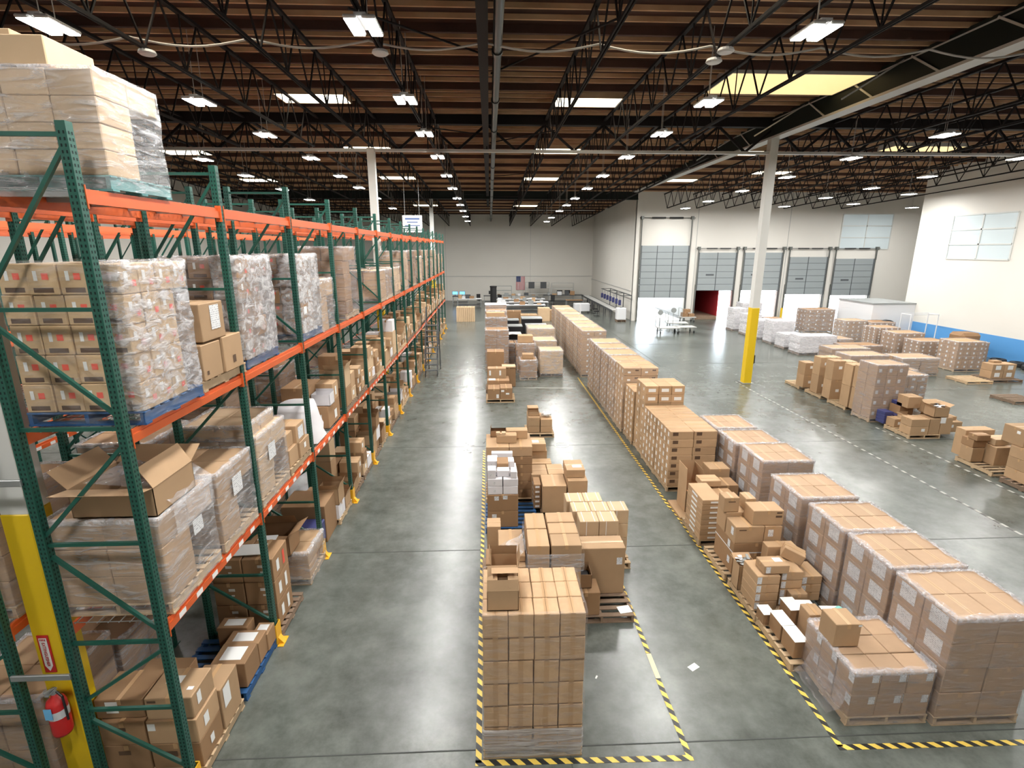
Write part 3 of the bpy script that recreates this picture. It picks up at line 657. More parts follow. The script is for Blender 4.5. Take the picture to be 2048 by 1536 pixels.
for k, (x, y, z, w_, d_, h_) in enumerate(((.10, 7.22, .14, .42, .5, .62), (.10, 7.22, .77, .42, .5, .60), (.10, 7.75, .14, .42, .5, .62), (.10, 7.75, .77, .42, .5, .66), (.24, 7.35, 1.375, .28, .36, .10))):
    carton(x, y, z, w_, d_, h_, 'lower carton %s on the left of the loose-film stack' % ('at the front bottom', 'at the front, second layer', 'at the rear bottom', 'at the rear, second layer', 'flat on the front column')[k])
def drape(x, y, z, pts, w_, label, m=None):
    q = MB(); r = random.Random(len(pts)); n = 8; L = len(pts)
    vs = [(px + r.uniform(-.02, .02), py + (j / n - .5) * w_ + r.uniform(-.01, .01), pz + r.uniform(-.015, .015)) for (px, py, pz) in pts for j in range(n + 1)]
    q.add(vs, [(i * (n + 1) + j, i * (n + 1) + j + 1, (i + 1) * (n + 1) + j + 1, (i + 1) * (n + 1) + j) for i in range(L - 1) for j in range(n)])
    return tag(q.build('loose_stretch_film', m or filmheavy, None, (x, y, z), smooth=True), label, 'plastic film')
drape(0, 7.5, 0, [(.03, 0, .7), (.06, 0, 1.0), (.07, 0, 1.25), (.12, 0, 1.42), (.25, 0, 1.50), (.40, .05, 1.52), (.52, .1, 1.60)], .55, 'crumpled stretch film hanging over the left of the second stack')
carton(-.10, 8.9, .14, .26, .34, .55, 'narrow kraft carton left of the loose-film stack, lower')
carton(-.10, 8.9, .695, .26, .34, .42, 'narrow kraft carton left of the loose-film stack, upper', tp='x')
carton(-.12, 8.1, .14, .15, .5, .70, 'thin upright carton leaning at the left edge of the loose-film stack', m=brown, tp=None)
carton(-.14, 6.5, .0, .05, .65, 1.0, 'flat folded carton standing behind the left edge of the nearest tall stack', m=brown, tp=None)
pallet(.05, 9.1, 0, .5, .6, 'small pallet under the narrow cartons left of the loose-film stack', darkwood)
# big upright carton on its own pallet
pallet(1.85, 8.15, 0, 1.12, 1.16, 'wooden pallet with bare front boards under the big upright carton', darkwood)
carton(1.52, 8.17, .14, .84, .42, .92, 'big upright carton with a white label at its upper right', m=kraft, tp='x', deco=(('F', .88, .72, .10, .14, 3),))
carton(1.34, 7.60, .14, .47, .40, .44, 'small closed carton in front of the big upright carton', m=brown, tp='y')
o = open_carton(1.40, 7.72, .585, .28, .30, .26, 'small open carton of black parts standing on the small closed carton', flaps=(('B', 95),), fl=.05, m=brown)
tag(MB().cbox(-.13, -.14, 0, .13, .14, .15, .02).box(-.1, -.1, .15, .1, .1, .16).build('black_parts', black, None, (1.54, 7.87, .60)), 'black parts lying in the small open carton', 'parts')
tag(MB().box(-.11, -.09, 0, .11, .09, .006).build('paper_sheet', paper, None, (2.27, 7.72, .142), R(10)), 'white paper sheet left on the bare front of the pallet', 'paper')
# strapped flat boxes
nb = 0
for (rx, ry, nn) in ((1.70, 9.1, 2), (1.62, 9.52, 3), (1.56, 9.95, 2)):
    for i in range(nn):
        for j in range(3):
            if ry > 9.2 and j < 2 and i > 0 and i < nn - 1: continue
            nb += 1
            carton(rx + i * .385, ry, .14 + j * .31, .375, .40, .305, '%s pale carton with twin straps, %s layer, %s row behind the big upright carton' % ((('Left', 'Right') if nn == 2 else ('Left', 'Centre', 'Right'))[i], ('bottom', 'middle', 'top')[j], {9.1: 'front', 9.52: 'second', 9.95: 'rear'}[ry]), m=pale, tp=None, group='twin-strapped pale cartons',
                   deco=(('T', .22, .5, .012, .40, 6), ('T', .78, .5, .012, .40, 6), ('F', .35, .5, .012, .30, 6)))
pallet(2.15, 9.75, 0, 1.2, 1.3, 'wooden pallet under the twin-strapped pale cartons')
# broad cartons with labelled ones at their right
pallet(1.75, 11.85, 0, 1.2, 1.2, 'wooden pallet under the broad flat-topped cartons behind the twin-strapped ones', darkwood)
carton(1.19, 11.2, .14, .56, .66, .68, 'broad flat-topped carton, front one left of the label-topped stack', m=kraft)
carton(.98, 11.9, .14, .40, .62, .66, 'broad flat-topped carton, rear left behind the twin-strapped ones', m=kraft, tp='x'); carton(1.40, 11.9, .14, .40, .62, .67, 'broad flat-topped carton, rear right behind the twin-strapped ones', m=kraft, tp='x')
for j in range(5): carton(1.0, 11.42, .14 + j * .125, .17, .44, .12, 'narrow tray carton with a white end, layer %s beside the broad carton' % ordn[j], m=brown, tp=None, deco=(('L', .5, .5, .2, .05, 6), ('F', .5, .5, .1, .05, 6)))
for j, (h_, lb) in enumerate(((.42, 'bottom'), (.38, 'second'))): carton(1.78, 11.2, .14 + j * .425, .46, .75, h_, 'brown carton, %s in the label-topped stack' % lb, m=brown if j == 0 else kraft, tp='x')
carton(1.76, 11.35, .95, .44, .62, .20, 'kraft carton with a white label lying on its top, highest of the label-topped stack', tp='x', deco=(('T', .62, .35, .22, .14, 6),))
# white cartons on brown ones over a blue pallet
pallet(.45, 11.15, 0, 1.2, 1.2, 'blue pallet under the stack topped with white cartons', blue)
for i, (x, d_) in enumerate(((-.10, .0), (.25, .0))): pass
carton(-.10, 10.58, .14, .68, .95, .39, 'brown carton with a small white label below the white cartons, bottom', m=brown, deco=(('F', .22, .7, .10, .10, 3),))
carton(-.10, 10.58, .535, .68, .95, .39, 'brown carton with two white labels below the white cartons, upper', m=brown, deco=(('F', .3, .8, .10, .10, 3), ('F', .58, .85, .10, .09, 3)))
gw = 'plain white cartons in the white stack'
for (x, y, z, w_, d_, h_, pos) in ((-.09, 10.6, .93, .33, .3, .19, 'bottom front left'), (.25, 10.6, .93, .33, .3, .19, 'bottom front right'), (-.09, 10.6, 1.125, .33, .3, .17, 'second layer left'), (.25, 10.6, 1.125, .33, .3, .17, 'second layer right'),
        (-.09, 10.92, .93, .33, .55, .40, 'rear left'), (.25, 10.92, .93, .33, .55, .38, 'rear right'), (-.09, 10.62, 1.30, .19, .26, .2, 'top front left'), (.12, 10.72, 1.30, .28, .22, .14, 'top centre'), (.42, 10.62, 1.30, .14, .25, .16, 'top front right'),
        (-.10, 11.1, 1.335, .24, .36, .18, 'top rear left'), (.34, 11.1, 1.32, .18, .26, .18, 'top rear right'), (.0, 11.48, .93, .5, .15, .62, 'back edge')):
    carton(x, y, z, w_ - .006, d_, h_, 'white carton, %s of the white stack on brown cartons' % pos, m=whitebox, tp=None, name='white_carton', rz=rnd.uniform(-2, 2), deco=(('F', .45, .45, .05, .06, 3),) if 'left' in pos else ())
carton(.12, 10.95, 1.345, .26, .38, .17, 'brown carton sunk among the top white cartons', m=brown, tp=None)
# wide cartons behind
pallet(.45, 12.45, 0, 1.2, 1.0, 'wooden pallet under the wide flat cartons behind the white stack')
for j, z in enumerate((.14, .36, .58, .80, 1.02)):
    carton(.48, 12.0, z, .52, .48, .215, 'brown carton in the tall column left of the gap, layer %s' % ordn[j], m=brown, group='brown cartons in the column behind the blue pallet')
carton(-.12, 12.0, .14, .58, .9, .55, 'brown carton under the wide flat cartons, lowest', m=brown); carton(-.12, 12.0, .70, .58, .9, .54, 'brown carton under the wide flat cartons, second', m=brown)
carton(-.13, 12.0, 1.245, .56, .95, .25, 'wide flat kraft carton, left one behind the white stack'); carton(.44, 12.0, 1.245, .56, .95, .25, 'wide flat kraft carton, right one behind the white stack')
carton(.13, 12.25, 1.50, .50, .26, .20, 'kraft carton lying across the two wide flat cartons, front', tp='x'); carton(.38, 12.55, 1.50, .54, .26, .22, 'kraft carton lying across the two wide flat cartons, rear', tp='x')
open_carton(-.02, 12.7, 1.50, .40, .24, .16, 'open dark carton at the rear left on the wide flat cartons', m=brown, flaps=(('B', 20), ('L', 80)), fl=.1)
carton(.12, 12.28, 1.705, .10, .12, .06, 'tiny carton on the left of the crosswise carton', tp=None, m=pale); carton(.26, 12.28, 1.705, .10, .12, .06, 'second tiny carton beside the first on the crosswise carton', tp=None, m=pale)
pallet(1.3, 13.6, 0, .9, 1.1, 'wooden pallet under the low cartons right of the wide flat ones', darkwood)
for j, (x, y, z, w_, d_, h_, lb, dc) in enumerate(((1.04, 13.1, .14, .58, .40, .30, 'bottom front', ()), (1.04, 13.1, .445, .58, .36, .13, 'low flat front', ()), (1.04, 13.55, .14, .5, .5, .62, 'rear under the papered one', ()), (1.0, 13.5, .765, .50, .5, .22, 'papered', (('T', .45, .4, .18, .2, 6),)))):
    carton(x, y, z, w_, d_, h_, '%s kraft carton, low group right of the wide flat cartons' % lb, tp='x', deco=dc)
# taped cartons with white machines, farther back
pallet(1.65, 17.1, 0, .95, .95, 'wooden pallet under the two small stacks with a white bag')
for (x, z, h_, lb) in ((1.25, .14, .22, 'left stack bottom'), (1.25, .365, .22, 'left stack second'), (1.25, .59, .10, 'left stack third'), (1.67, .14, .22, 'right stack bottom'), (1.67, .365, .24, 'right stack top')):
    carton(x, 16.75, z, .39, .75, h_, 'kraft carton, %s, on the small pallet with the white bag' % lb, tp='x')
open_carton(1.26, 16.85, .695, .36, .30, .14, 'open carton with white contents on the left small stack', flaps=(('B', 40), ('L', 100)), fl=.1)
carton(1.26, 17.2, .695, .37, .35, .18, 'folded-lid carton behind the open one on the left small stack', tp='x')
q = MB(); rr = random.Random(3)
for i in range(9): q.lathe([(0, 0), (.06, .01), (.07, .06), (.03, .10), (0, .11)], 7, 0, (rr.uniform(-.13, .13), rr.uniform(-.13, .13), rr.uniform(0, .1)))
tag(q.build('bagged_goods', whitepl, None, (1.9, 17.0, .61), smooth=True), 'clump of white bagged goods on the right small stack', 'bag')
tag(MB().lathe([(.20, .0), (.22, .012), (.24, 0)], 20).build('strapping_coil', whitepl, None, (2.28, 15.9, .005)), 'coil of clear strapping lying on the floor by the small stacks', 'strap')
# near left column farther back
pallet(.40, 21.3, 0, 1.2, .95, 'wooden pallet under the two taped cartons at the start of the far left group')
carton(-.12, 20.85, .14, .50, .72, .44, 'kraft carton with white tape marks, left one at the front of the far group', m=brown, deco=(('F', .8, .3, .10, .16, 6),)); carton(.39, 20.85, .14, .50, .72, .47, 'kraft carton with white tape marks, right one at the front of the far group', m=brown, deco=(('F', .2, .75, .12, .08, 6), ('F', .6, .5, .14, .07, 6)))
carton(-.15, 21.7, .0, .95, .4, .72, 'long low carton behind the taped pair', m=brown)
carton(-.08, 21.72, .725, .28, .3, .02, 'white paper pad on the long low carton', m=paper, tp=None, name='paper_pad', cat='paper')
pallet(.35, 22.9, 0, 1.15, 1.0, 'pallet under the white-striped cartons', darkwood)
carton(-.14, 22.5, .14, .95, .5, .47, 'carton with four white tape marks, lower', m=brown, deco=(('F', .1, .4, .08, .25, 6), ('F', .5, .4, .08, .25, 6), ('F', .9, .4, .08, .25, 6)))
carton(-.12, 22.55, .615, .80, .45, .44, 'carton with two white tape marks, upper', m=kraft, deco=(('F', .12, .55, .08, .22, 6), ('F', .68, .55, .08, .22, 6)))
carton(.55, 23.4, .0, .6, .5, .9, 'dark brown carton with a torn rim right of the big brown one', m=brown); carton(.52, 23.35, .905, .62, .5, .06, 'lid tray on the dark brown carton', m=pale, tp=None)
carton(-.16, 24.2, .0, .95, .8, .74, 'lower big brown carton in the far left column', m=brown); carton(-.16, 24.2, .745, .80, .75, .74, 'upper big brown carton in the far left column', m=brown)
for (yy, nz_, ch_, lb, x_, w_) in ((26.6, 5, .40, 'grey-brown film-wrapped load, first tall one of the far left column', -.26, 1.2), (28.6, 6, .40, 'film-wrapped load with a kraft carton on top, second tall one of the far left column', -.26, 1.2), (30.6, 6, .42, 'taller film-wrapped load, third of the far left column', -.28, 1.25), (33.6, 6, .42, 'film-wrapped load with white sheet top, last of the far left column', -.30, 1.35)):
    load(x_, yy, w_, 1.1, 0, 2, 2, nz_, ch_, lb, m=brown, wrapm='heavy', block=True)
carton(-.2, 28.7, 2.55, 1.0, .6, .22, 'kraft carton on the second tall wrapped load of the far left column', tp='x')
tag(MB().cbox(-.7, -.6, 0, .7, .6, .03, .012).build('white_sheet', whitepl, None, (.37, 34.2, 2.68)), 'white sheet lying on the last tall load of the far left column', 'sheet')
# middle column of sagging brown loads, grey wrapped loads, black totes
load(1.42, 24.6, .82, .9, 0, 2, 2, 3, .28, 'low sagging load of brown bundles wrapped in grey film', m=brown, wrapm='heavy', block=True, jit=.05, amp=.05)
carton(1.55, 24.9, .99, .55, .45, .22, 'kraft carton perched on the low sagging load', tp='x')
load(1.35, 26.2, .95, 1.0, 0, 2, 2, 4, .34, 'leaning load of brown bundles in film behind the low sagging one', m=brown, wrapm='heavy', block=True, jit=.06, amp=.05)
carton(1.42, 26.4, 1.51, .75, .6, .36, 'pale carton on the leaning wrapped load', tp='x')
load(1.0, 27.9, .62, 1.0, 0, 2, 2, 3, .36, 'narrow crumpled load beside the tall wrapped column', m=brown, wrapm='heavy', block=True, jit=.03)
load(2.45, 25.3, 1.14, 1.15, 0, 1, 1, 8, .145, 'neat grey-wrapped load of flat layers with a cream top', m=pale, wrapm='heavy', block=True, pal=darkwood)
load(2.25, 26.8, 1.2, 1.3, 0, 1, 1, 7, .2, 'cream-topped wrapped load behind the neat grey-wrapped one', m=pale, wrapm='heavy', block=True, jit=.03)
load(2.15, 29.4, 1.5, 1.5, 0, 1, 1, 5, .33, 'wide rounded load under a cream cover', m=pale, wrapm='heavy', block=True, jit=.05, amp=.05)
def tote(x, y, z, w_, d_, h_, label):
    t = thing('black_tote', label, 'crate', (x + w_ / 2, y + d_ / 2, z)); MB().cbox(-w_ / 2, -d_ / 2, 0, w_ / 2, d_ / 2, h_, .02).build('tote_body', black, t)
    MB().cbox(-w_ / 2 - .02, -d_ / 2 - .02, h_, w_ / 2 + .02, d_ / 2 + .02, h_ + .06, .015).build('grey_lid', grey, t); return t
for i, (x, y, z, w_, d_, h_) in enumerate(((1.05, 30.2, 0, .75, .9, 1.3), (1.1, 32.4, 0, .9, .9, 1.45), (2.3, 33.2, 0, 1.35, 1.1, 1.35), (2.2, 36.0, 0, 1.4, 1.2, 1.45), (1.1, 36.3, 0, .9, 1.0, 1.3))):
    tote(x, y, z, w_, d_, h_, 'black tote with a pale grey lid, %s left of the tall uniform row' % ('front small one', 'second small one', 'wide front one', 'wide rear one', 'rear small one')[i])
drape(0, 29.9, 0, [(1.0, 0, 1.42), (1.25, 0, 1.48), (1.5, .1, 1.44), (1.8, .2, 1.40)], .8, 'white film thrown over the front black tote', whitepl)
# ---------------------------------------------------------------- tall uniform row
lab = lambda u=.5, v=.45, s=.06, t_=.085: (('L', u, v, s, t_, 6),)
load(4.58, 12.46, 1.22, 1.15, 0, 2, 4, 7, .217, 'tan carton load with round brown prints, front of the tall uniform row', m=kraft, deco=(('L', .5, .5, .09, .11, 6), ('F', .22, .7, .14, .09, 5)), tp='x', wrapm=None, name='carton_pallet_load')
load(4.57, 13.63, 1.22, 1.15, 0, 2, 4, 7, .217, 'tan carton load second from the front of the tall uniform row', m=kraft, deco=(('L', .5, .5, .09, .11, 6), ('F', .22, .7, .14, .09, 5)), tp='x', wrapm=None, name='carton_pallet_load')
load(4.60, 14.84, 1.18, .98, 0, 3, 2, 8, .262, 'higher load of small cartons with white labels, third from the front of the tall row', m=kraft, deco=(('L', .4, .5, .07, .09, 6), ('F', .5, .5, .22, .10, 6)), tp=None, wrapm=None, name='carton_pallet_load')
load(4.55, 15.88, 1.0, 1.08, 0, 2, 3, 8, .205, 'lower load with white dots of labels in the gap of the tall row', m=kraft, deco=(('L', .5, .5, .09, .09, 6),), tp='x', wrapm=None, name='carton_pallet_load')
load(4.50, 17.08, 1.18, 1.15, 0, 2, 3, 8, .267, 'strapped and wrapped load with a faint blue label, fifth of the tall row', m=kraft, deco=(('L', .5, .5, .08, .10, 6), ('F', .3, .45, .10, .06, 6), ('F', .75, .7, .12, .05, 5)), tp='x', wrapm='thin')
for i, (yy, nm) in enumerate(((18.3, 'sixth'), (19.55, 'seventh'), (20.85, 'eighth'), (22.15, 'ninth'))):
    load(4.50 - .01 * i, yy, 1.2, 1.17, 0, 2, 3, 8, .262, 'film-wrapped load in the middle of the tall uniform row, %s from the front' % nm, m=kraft, deco=(('L', .5, .5, .08, .10, 6), ('L', .2, .75, .05, .05, 6)), tp='x', wrapm='film', block=i > 0)
for i in range(9):
    load(4.47 - .015 * i, 25.1 + i * 1.32, 1.18, 1.24, 0, 2, 3, 8, .270, 'wrapped load of the farther half of the tall row, %s past the break' % ordn[i], m=pale if i % 2 else kraft, deco=(('L', .5, .5, .08, .09, 6), ('F', .5, .5, .1, .08, 6)), tp='x', wrapm='film', block=True)
# ---------------------------------------------------------------- right-hand wrapped loads
big = (('L', .5, .55, .27, .24, 3),)
tan = pm('wrapped_tan_cardboard', (.41, .27, .165), .7, var=.06, noise=.08)
ds = [(5.86, 5.42, 1.16, 1.02, 4, .378, 'tall film-wrapped load at the right edge, nearest of the right-hand row'),
      (5.86, 6.52, 1.14, .98, 4, .378, 'film-wrapped load directly behind the nearest tall one at the right'),
      (5.84, 7.56, 1.14, 1.0, 4, .378, 'film-wrapped load third from the front at the right'),
      (5.82, 8.76, 1.1, 1.1, 4, .375, 'film-wrapped load fourth from the front at the right, behind the big mixed stack'),
      (5.98, 10.5, 1.16, 1.12, 4, .375, 'film-wrapped load fifth from the front at the right'),
      (5.95, 11.75, 1.16, 1.0, 4, .36, 'film-wrapped load sixth from the front at the right'),
      (5.95, 12.9, 1.1, 1.1, 4, .36, 'film-wrapped load last of the right-hand row')]
for (x, y, w_, d_, nz_, ch_, lb) in ds:
    load(x, y, w_, d_, 0, 2, 2, nz_, ch_, lb, m=tan, deco=big, tp='y', wrapm='film', lip=.08)
t = load(4.70, 5.47, 1.10, 1.04, 0, 3, 3, 2, .345, 'low film-wrapped load in front of the tall wrapped loads', m=tan, deco=(('F', .8, .75, .09, .12, 3), ('L', .15, .75, .10, .14, 3)), tp=None, wrapm='film', lip=.08)
drape(4.70, 5.9, 0, [(.03, .0, .62), (-.04, 0, .45), (-.12, 0, .25), (-.18, .1, .06)], .8, 'flared skirt of loose film at the left side of the low wrapped load', film)
carton(4.70, 5.93, .845, .36, .34, .36, 'single kraft carton sitting on the low wrapped load', deco=(('F', .93, .93, .05, .03, 6),))
# long pallets along the striped tape
for (x, y, lb) in ((5.0, 6.95, 'under the white-topped cartons'), (5.0, 8.0, 'under the stack of small labelled cartons'), (4.98, 9.15, 'under the big mixed stack'), (4.95, 10.35, 'under the stack of trays')):
    pallet(x, y, 0, 1.08, 1.1 if y < 9 else 1.0, 'wooden pallet along the striped tape ' + lb)
for (nm, x, y, w_, d_, h_) in (('nearest the striped tape', 4.55, 6.50, .20, .34, .30), ('second from the front along the tape', 4.55, 6.88, .20, .34, .29), ('at the left rear of the group', 4.47, 7.24, .18, .24, .20), ('in the middle of the group', 4.87, 7.18, .20, .32, .32), ('right of the middle one', 5.12, 7.22, .26, .30, .24), ('farthest right, with a tape roll', 5.46, 7.05, .32, .30, .24)):
    o = carton(x, y, .14, w_, d_, h_, 'small carton with a white paper top, ' + nm, m=brown, tp=None)
    MB().box(-w_ / 2 - .01, -d_ / 2 - .01, h_ + .002, w_ / 2 + .01, d_ / 2 + .01, h_ + .006).build('paper_sheet', paper, o, (0, 0, 0), R(rnd.uniform(-4, 4)))
tag(MB().cyl((-.05, 0, .06), (.05, 0, .06), .06, 16).build('tape_roll', teal_o, None, (5.65, 7.16, .388), R(30)), 'teal tape roll lying on the far white-topped carton', 'tape')
carton(4.99, 6.88, .14, .25, .28, .46, 'taller plain carton behind the low wrapped load', tp='y')
carton(5.10, 7.58, .14, .30, .2, .32, 'small kraft carton behind the white-topped ones')
for j in range(4): carton(4.50, 7.62, .14 + j * .165, .40, .50, .160, 'labelled flat carton, %s of the left small stack' % ('bottom', 'second', 'third', 'top')[j], deco=(('F', .10, .5, .08, .13, 3),), tp='y', m=kraft)
for j in range(4): carton(4.98, 7.72, .14 + j * .165, .38, .50, .160, 'labelled flat carton, %s of the centre small stack' % ('bottom', 'second', 'third', 'top')[j], deco=(('F', .12, .5, .08, .13, 3),), tp='y', m=kraft)
for j in range(3): carton(5.42, 7.82, .14 + j * .165, .36, .46, .160, 'labelled flat carton, %s of the right small stack' % ('bottom', 'middle', 'top')[j], deco=(('F', .12, .5, .08, .13, 3),), tp='y', m=kraft)
carton(4.62, 7.66, .81, .44, .30, .155, 'labelled carton laid across the left small stack', deco=(('F', .16, .5, .08, .12, 3), ('T', .7, .6, .14, .12, 6)), tp='x')
carton(5.18, 8.02, .80, .36, .26, .20, 'tilted kraft carton resting on the small stacks', tp='x', tilt=(0, 18, -30))
carton(5.05, 8.36, .14, .55, .2, .75, 'upright kraft carton behind the tilted one'); 
open_carton(4.46, 8.16, .14, .34, .26, .50, 'open carton with silver film pouches behind the left small stack', flaps=(('B', 160), ('L', 130)), fl=.12)
q = MB(); rr = random.Random(9)
for i in range(12):
    a = rr.uniform(0, 6.28); c = (rr.uniform(-.13, .13), rr.uniform(-.09, .09), rr.uniform(0, .08)); q.bar((c[0] - .06 * math.cos(a), c[1] - .06 * math.sin(a), c[2]), (c[0] + .06 * math.cos(a), c[1] + .06 * math.sin(a), c[2] + .03), .05, .006, rr.randint(0, 1))
tag(q.build('film_pouches', [grey, whitepl], None, (4.62, 8.28, .62)), 'heap of crumpled silver pouches in the open carton', 'pouches')
# big mixed stack
mx = [(4.57, 8.66, .14, .88, .80, .44, 'wide lowest carton of the big mixed stack', (('F', .72, .55, .09, .13, 3), ('L', .2, .5, .1, .14, 3)), brown),
      (4.57, 8.66, .585, .88, .80, .20, 'flat strapped carton on the wide lowest one', (('F', .76, .5, .09, .12, 3), ('L', .25, .5, .1, .14, 3)), brown),
      (4.57, 8.66, .79, .55, .40, .34, 'kraft carton front left, third layer of the big mixed stack', (('L', .3, .6, .10, .16, 3), ('F', .25, .8, .14, .02, 5)), kraft),
      (5.13, 8.66, .79, .33, .40, .34, 'kraft carton front right, third layer of the big mixed stack', (('F', .35, .6, .10, .14, 3),), kraft),
      (4.56, 9.08, .79, .88, .38, .42, 'long kraft carton at the rear of the third layer', (), kraft),
      (4.90, 8.70, 1.135, .58, .38, .30, 'large kraft carton with small black print on top right of the big mixed stack', (('F', .85, .85, .10, .03, 5), ('F', .84, .6, .12, .04, 5)), kraft),
      (4.50, 9.08, 1.22, .30, .26, .30, 'upright kraft carton top left of the big mixed stack', (('F', .5, .72, .14, .02, 5),), kraft),
      (4.95, 9.12, 1.212, .20, .30, .26, 'narrow upright kraft carton behind the large printed one', (('F', .5, .7, .10, .02, 5),), kraft)]
for (x, y, z, w_, d_, h_, lb, dc, m_) in mx: carton(x, y, z, w_, d_, h_, lb, m=m_, deco=dc, tp='y', rz=rnd.uniform(-1.5, 1.5) if z > 1 else 0)
tag(MB().box(-.445, -.405, 0, .445, .405, .014).build('strap_band', whitepl, None, (5.01, 9.06, .578)), 'thin pale strap line round the big mixed stack', 'strap')
# stack of trays
for j in range(8):
    o = carton(4.42, 9.86, .14 + j * .118, .42, .84, .112, 'flat tray carton with white ends, layer %s of the tray stack' % ordn[j], m=kraft, tp=None, group='tray cartons stacked left of the big mixed stack', deco=(('F', .68, .5, .22, .04, 6), ('L', .5, .5, .30, .05, 6)))
for j in range(4): carton(4.9, 10.1, .14 + j * .2, .45, .6, .195, 'brown carton behind the tray stack, layer %s' % ordn[j], m=brown)
carton(4.75, 10.75, .95, .45, .35, .14, 'small kraft carton at the back of the tray stack', tp='x')
# tall open carton with orange paper
o = open_carton(4.62, 11.25, .0, .55, .55, .62, 'tall open carton with orange paper standing by the striped tape', flaps=(('B', 88), ('L', 92), ('F', 175), ('R', 70)), fl=.55)
tag(MB().cbox(-.2, -.2, 0, .2, .2, .40, .02).build('orange_paper_stack', orangeb, None, (4.86, 11.5, .02)), 'bright orange paper bundle inside the tall open carton', 'paper')
carton(4.42, 10.98, .0, .22, .9, .06, 'flat folded cardboard lying beside the striped tape', tp=None, m=kraft)
carton(5.25, 11.0, .0, .5, .45, .85, 'reddish carton right of the tall open one', m=brown); carton(5.3, 11.6, .0, .5, .45, 1.0, 'kraft carton with a folded lid behind the tall open one')
# ---------------------------------------------------------------- mixed pallets right of the open floor
for i, (yy, lb) in enumerate(((22.5, 'first from the dock'), (20.9, 'second from the dock'), (19.3, 'third from the dock'), (16.05, 'nearest, under the mixed open cartons'))):
    pallet(14.5, yy + .5, 0, 1.1, 1.15, 'wooden pallet of the right-hand mixed row, ' + lb)
sb = [(13.95, 22.15, .50, .55, .56, 'rear'), (14.0, 21.2, .42, .5, .78, 'second'), (14.45, 21.2, .42, .5, .78, 'second right'), (13.97, 20.3, .5, .5, .8, 'third'), (14.5, 20.3, .45, .5, .78, 'third right'), (13.96, 19.15, .48, .5, .84, 'fourth'), (14.48, 19.15, .5, .5, .84, 'fourth right'), (14.0, 18.75, .45, .36, .86, 'fifth'), (14.5, 18.75, .48, .36, .80, 'fifth right')]
for (x, y, w_, d_, h_, nm) in sb:
    for j in range(2): carton(x, y, .14 + j * (h_ + .005), w_, d_, h_, 'tall kraft carton, %s of the %s pair along the right-hand mixed row' % (('lower', 'upper')[j], nm), deco=(('F', .6, .45 + .2 * j, .14, .12, 6),), tp='y', m=pale if 'right' in nm else kraft)
carton(14.95, 21.9, .14, .4, .5, 1.1, 'dark tall carton at the back of the second pallet', m=brown)
load(13.85, 17.75, 1.15, .95, 0, 3, 2, 5, .40, 'tall film-wrapped load in the middle of the right-hand mixed row', m=tan, deco=(('F', .3, .5, .10, .13, 3),), tp=None, wrapm='film')
load(15.1, 18.2, 1.1, 1.2, 0, 3, 3, 5, .30, 'film-wrapped load behind the tall one of the mixed row', m=tan, deco=(('F', .5, .5, .12, .09, 3),), wrapm='heavy', block=True)
load(15.0, 19.9, 1.3, 1.2, 0, 1, 1, 6, .2, 'wrapped load of long flat bundles in the mixed row', m=tan, wrapm='film', block=True, jit=.06)
for j in range(7): tag(MB().cbox(-.16, -.2, 0, .16, .2, .105, .008).build('navy_carton', navy, None, (14.1 + .34 * (j > 3), 17.35, .14 + .11 * (j % 4))), 'navy printed flat carton, %s in the pair of navy stacks' % ordn[j], 'box', 'navy cartons by the tall wrapped load')
tag(MB().cbox(-.25, -.25, 0, .25, .25, .12, .008).build('navy_carton', navy, None, (14.75, 17.4, .78)), 'wide navy carton on top beside the tall wrapped load', 'box'); carton(14.5, 17.2, .14, .5, .5, .63, 'dark carton under the wide navy one', m=brown, tp=None)
carton(14.02, 16.75, .14, .36, .4, .30, 'small kraft carton in front of the navy stacks', deco=(('F', .5, .5, .12, .1, 6),))
open_carton(14.4, 16.75, .14, .36, .4, .36, 'small open white-lined carton by the navy stacks', m=pale, flaps=(('B', 80), ('L', 120)), fl=.1)
for (x, y, z, w_, d_, h_, lb, dc) in ((13.97, 15.98, .14, .62, .48, .28, 'front left low', (('F', .7, .6, .12, .1, 6),)), (13.97, 15.98, .425, .62, .48, .26, 'front left upper', ()), (14.62, 16.0, .14, .36, .5, .55, 'front centre', ()), (15.0, 16.0, .14, .40, .5, .58, 'front right, white label', (('F', .15, .85, .18, .2, 6),)), (15.45, 16.2, .14, .5, .5, .36, 'far right low', (('F', .3, .6, .1, .1, 6),)), (15.4, 16.4, .505, .5, .5, .12, 'flat on the far right', ()), (14.95, 16.5, .69, .62, .5, .40, 'second layer centre', (('F', .12, .6, .2, .2, 6),)), (15.45, 16.9, .0, .5, .5, .9, 'rear right, white label', (('F', .6, .85, .2, .16, 6),)), (14.5, 16.9, .785, .5, .5, .4, 'rear left upper', ())):
    carton(x, y, z, w_, d_, h_, '%s kraft carton on the nearest pallet of the mixed row' % lb.capitalize(), m=kraft, deco=dc, tp='x')
open_carton(14.75, 16.05, .73, .50, .45, .34, 'open carton of black and white parts on the nearest mixed pallet', flaps=(('B', 150), ('L', 150), ('R', 150)), fl=.16)
q = MB(); rr = random.Random(4)
for i in range(12): c = (rr.uniform(-.15, .15), rr.uniform(-.13, .13), rr.uniform(0, .06)); a = rr.uniform(0, 6.28); q.bar(c, (c[0] + .12 * math.cos(a), c[1] + .12 * math.sin(a), c[2] + .02), .05, .02, i % 2)
tag(q.build('loose_parts', [black, whitepl], None, (15.0, 16.28, 1.02)), 'black and white parts heaped in the open carton of the mixed row', 'parts')
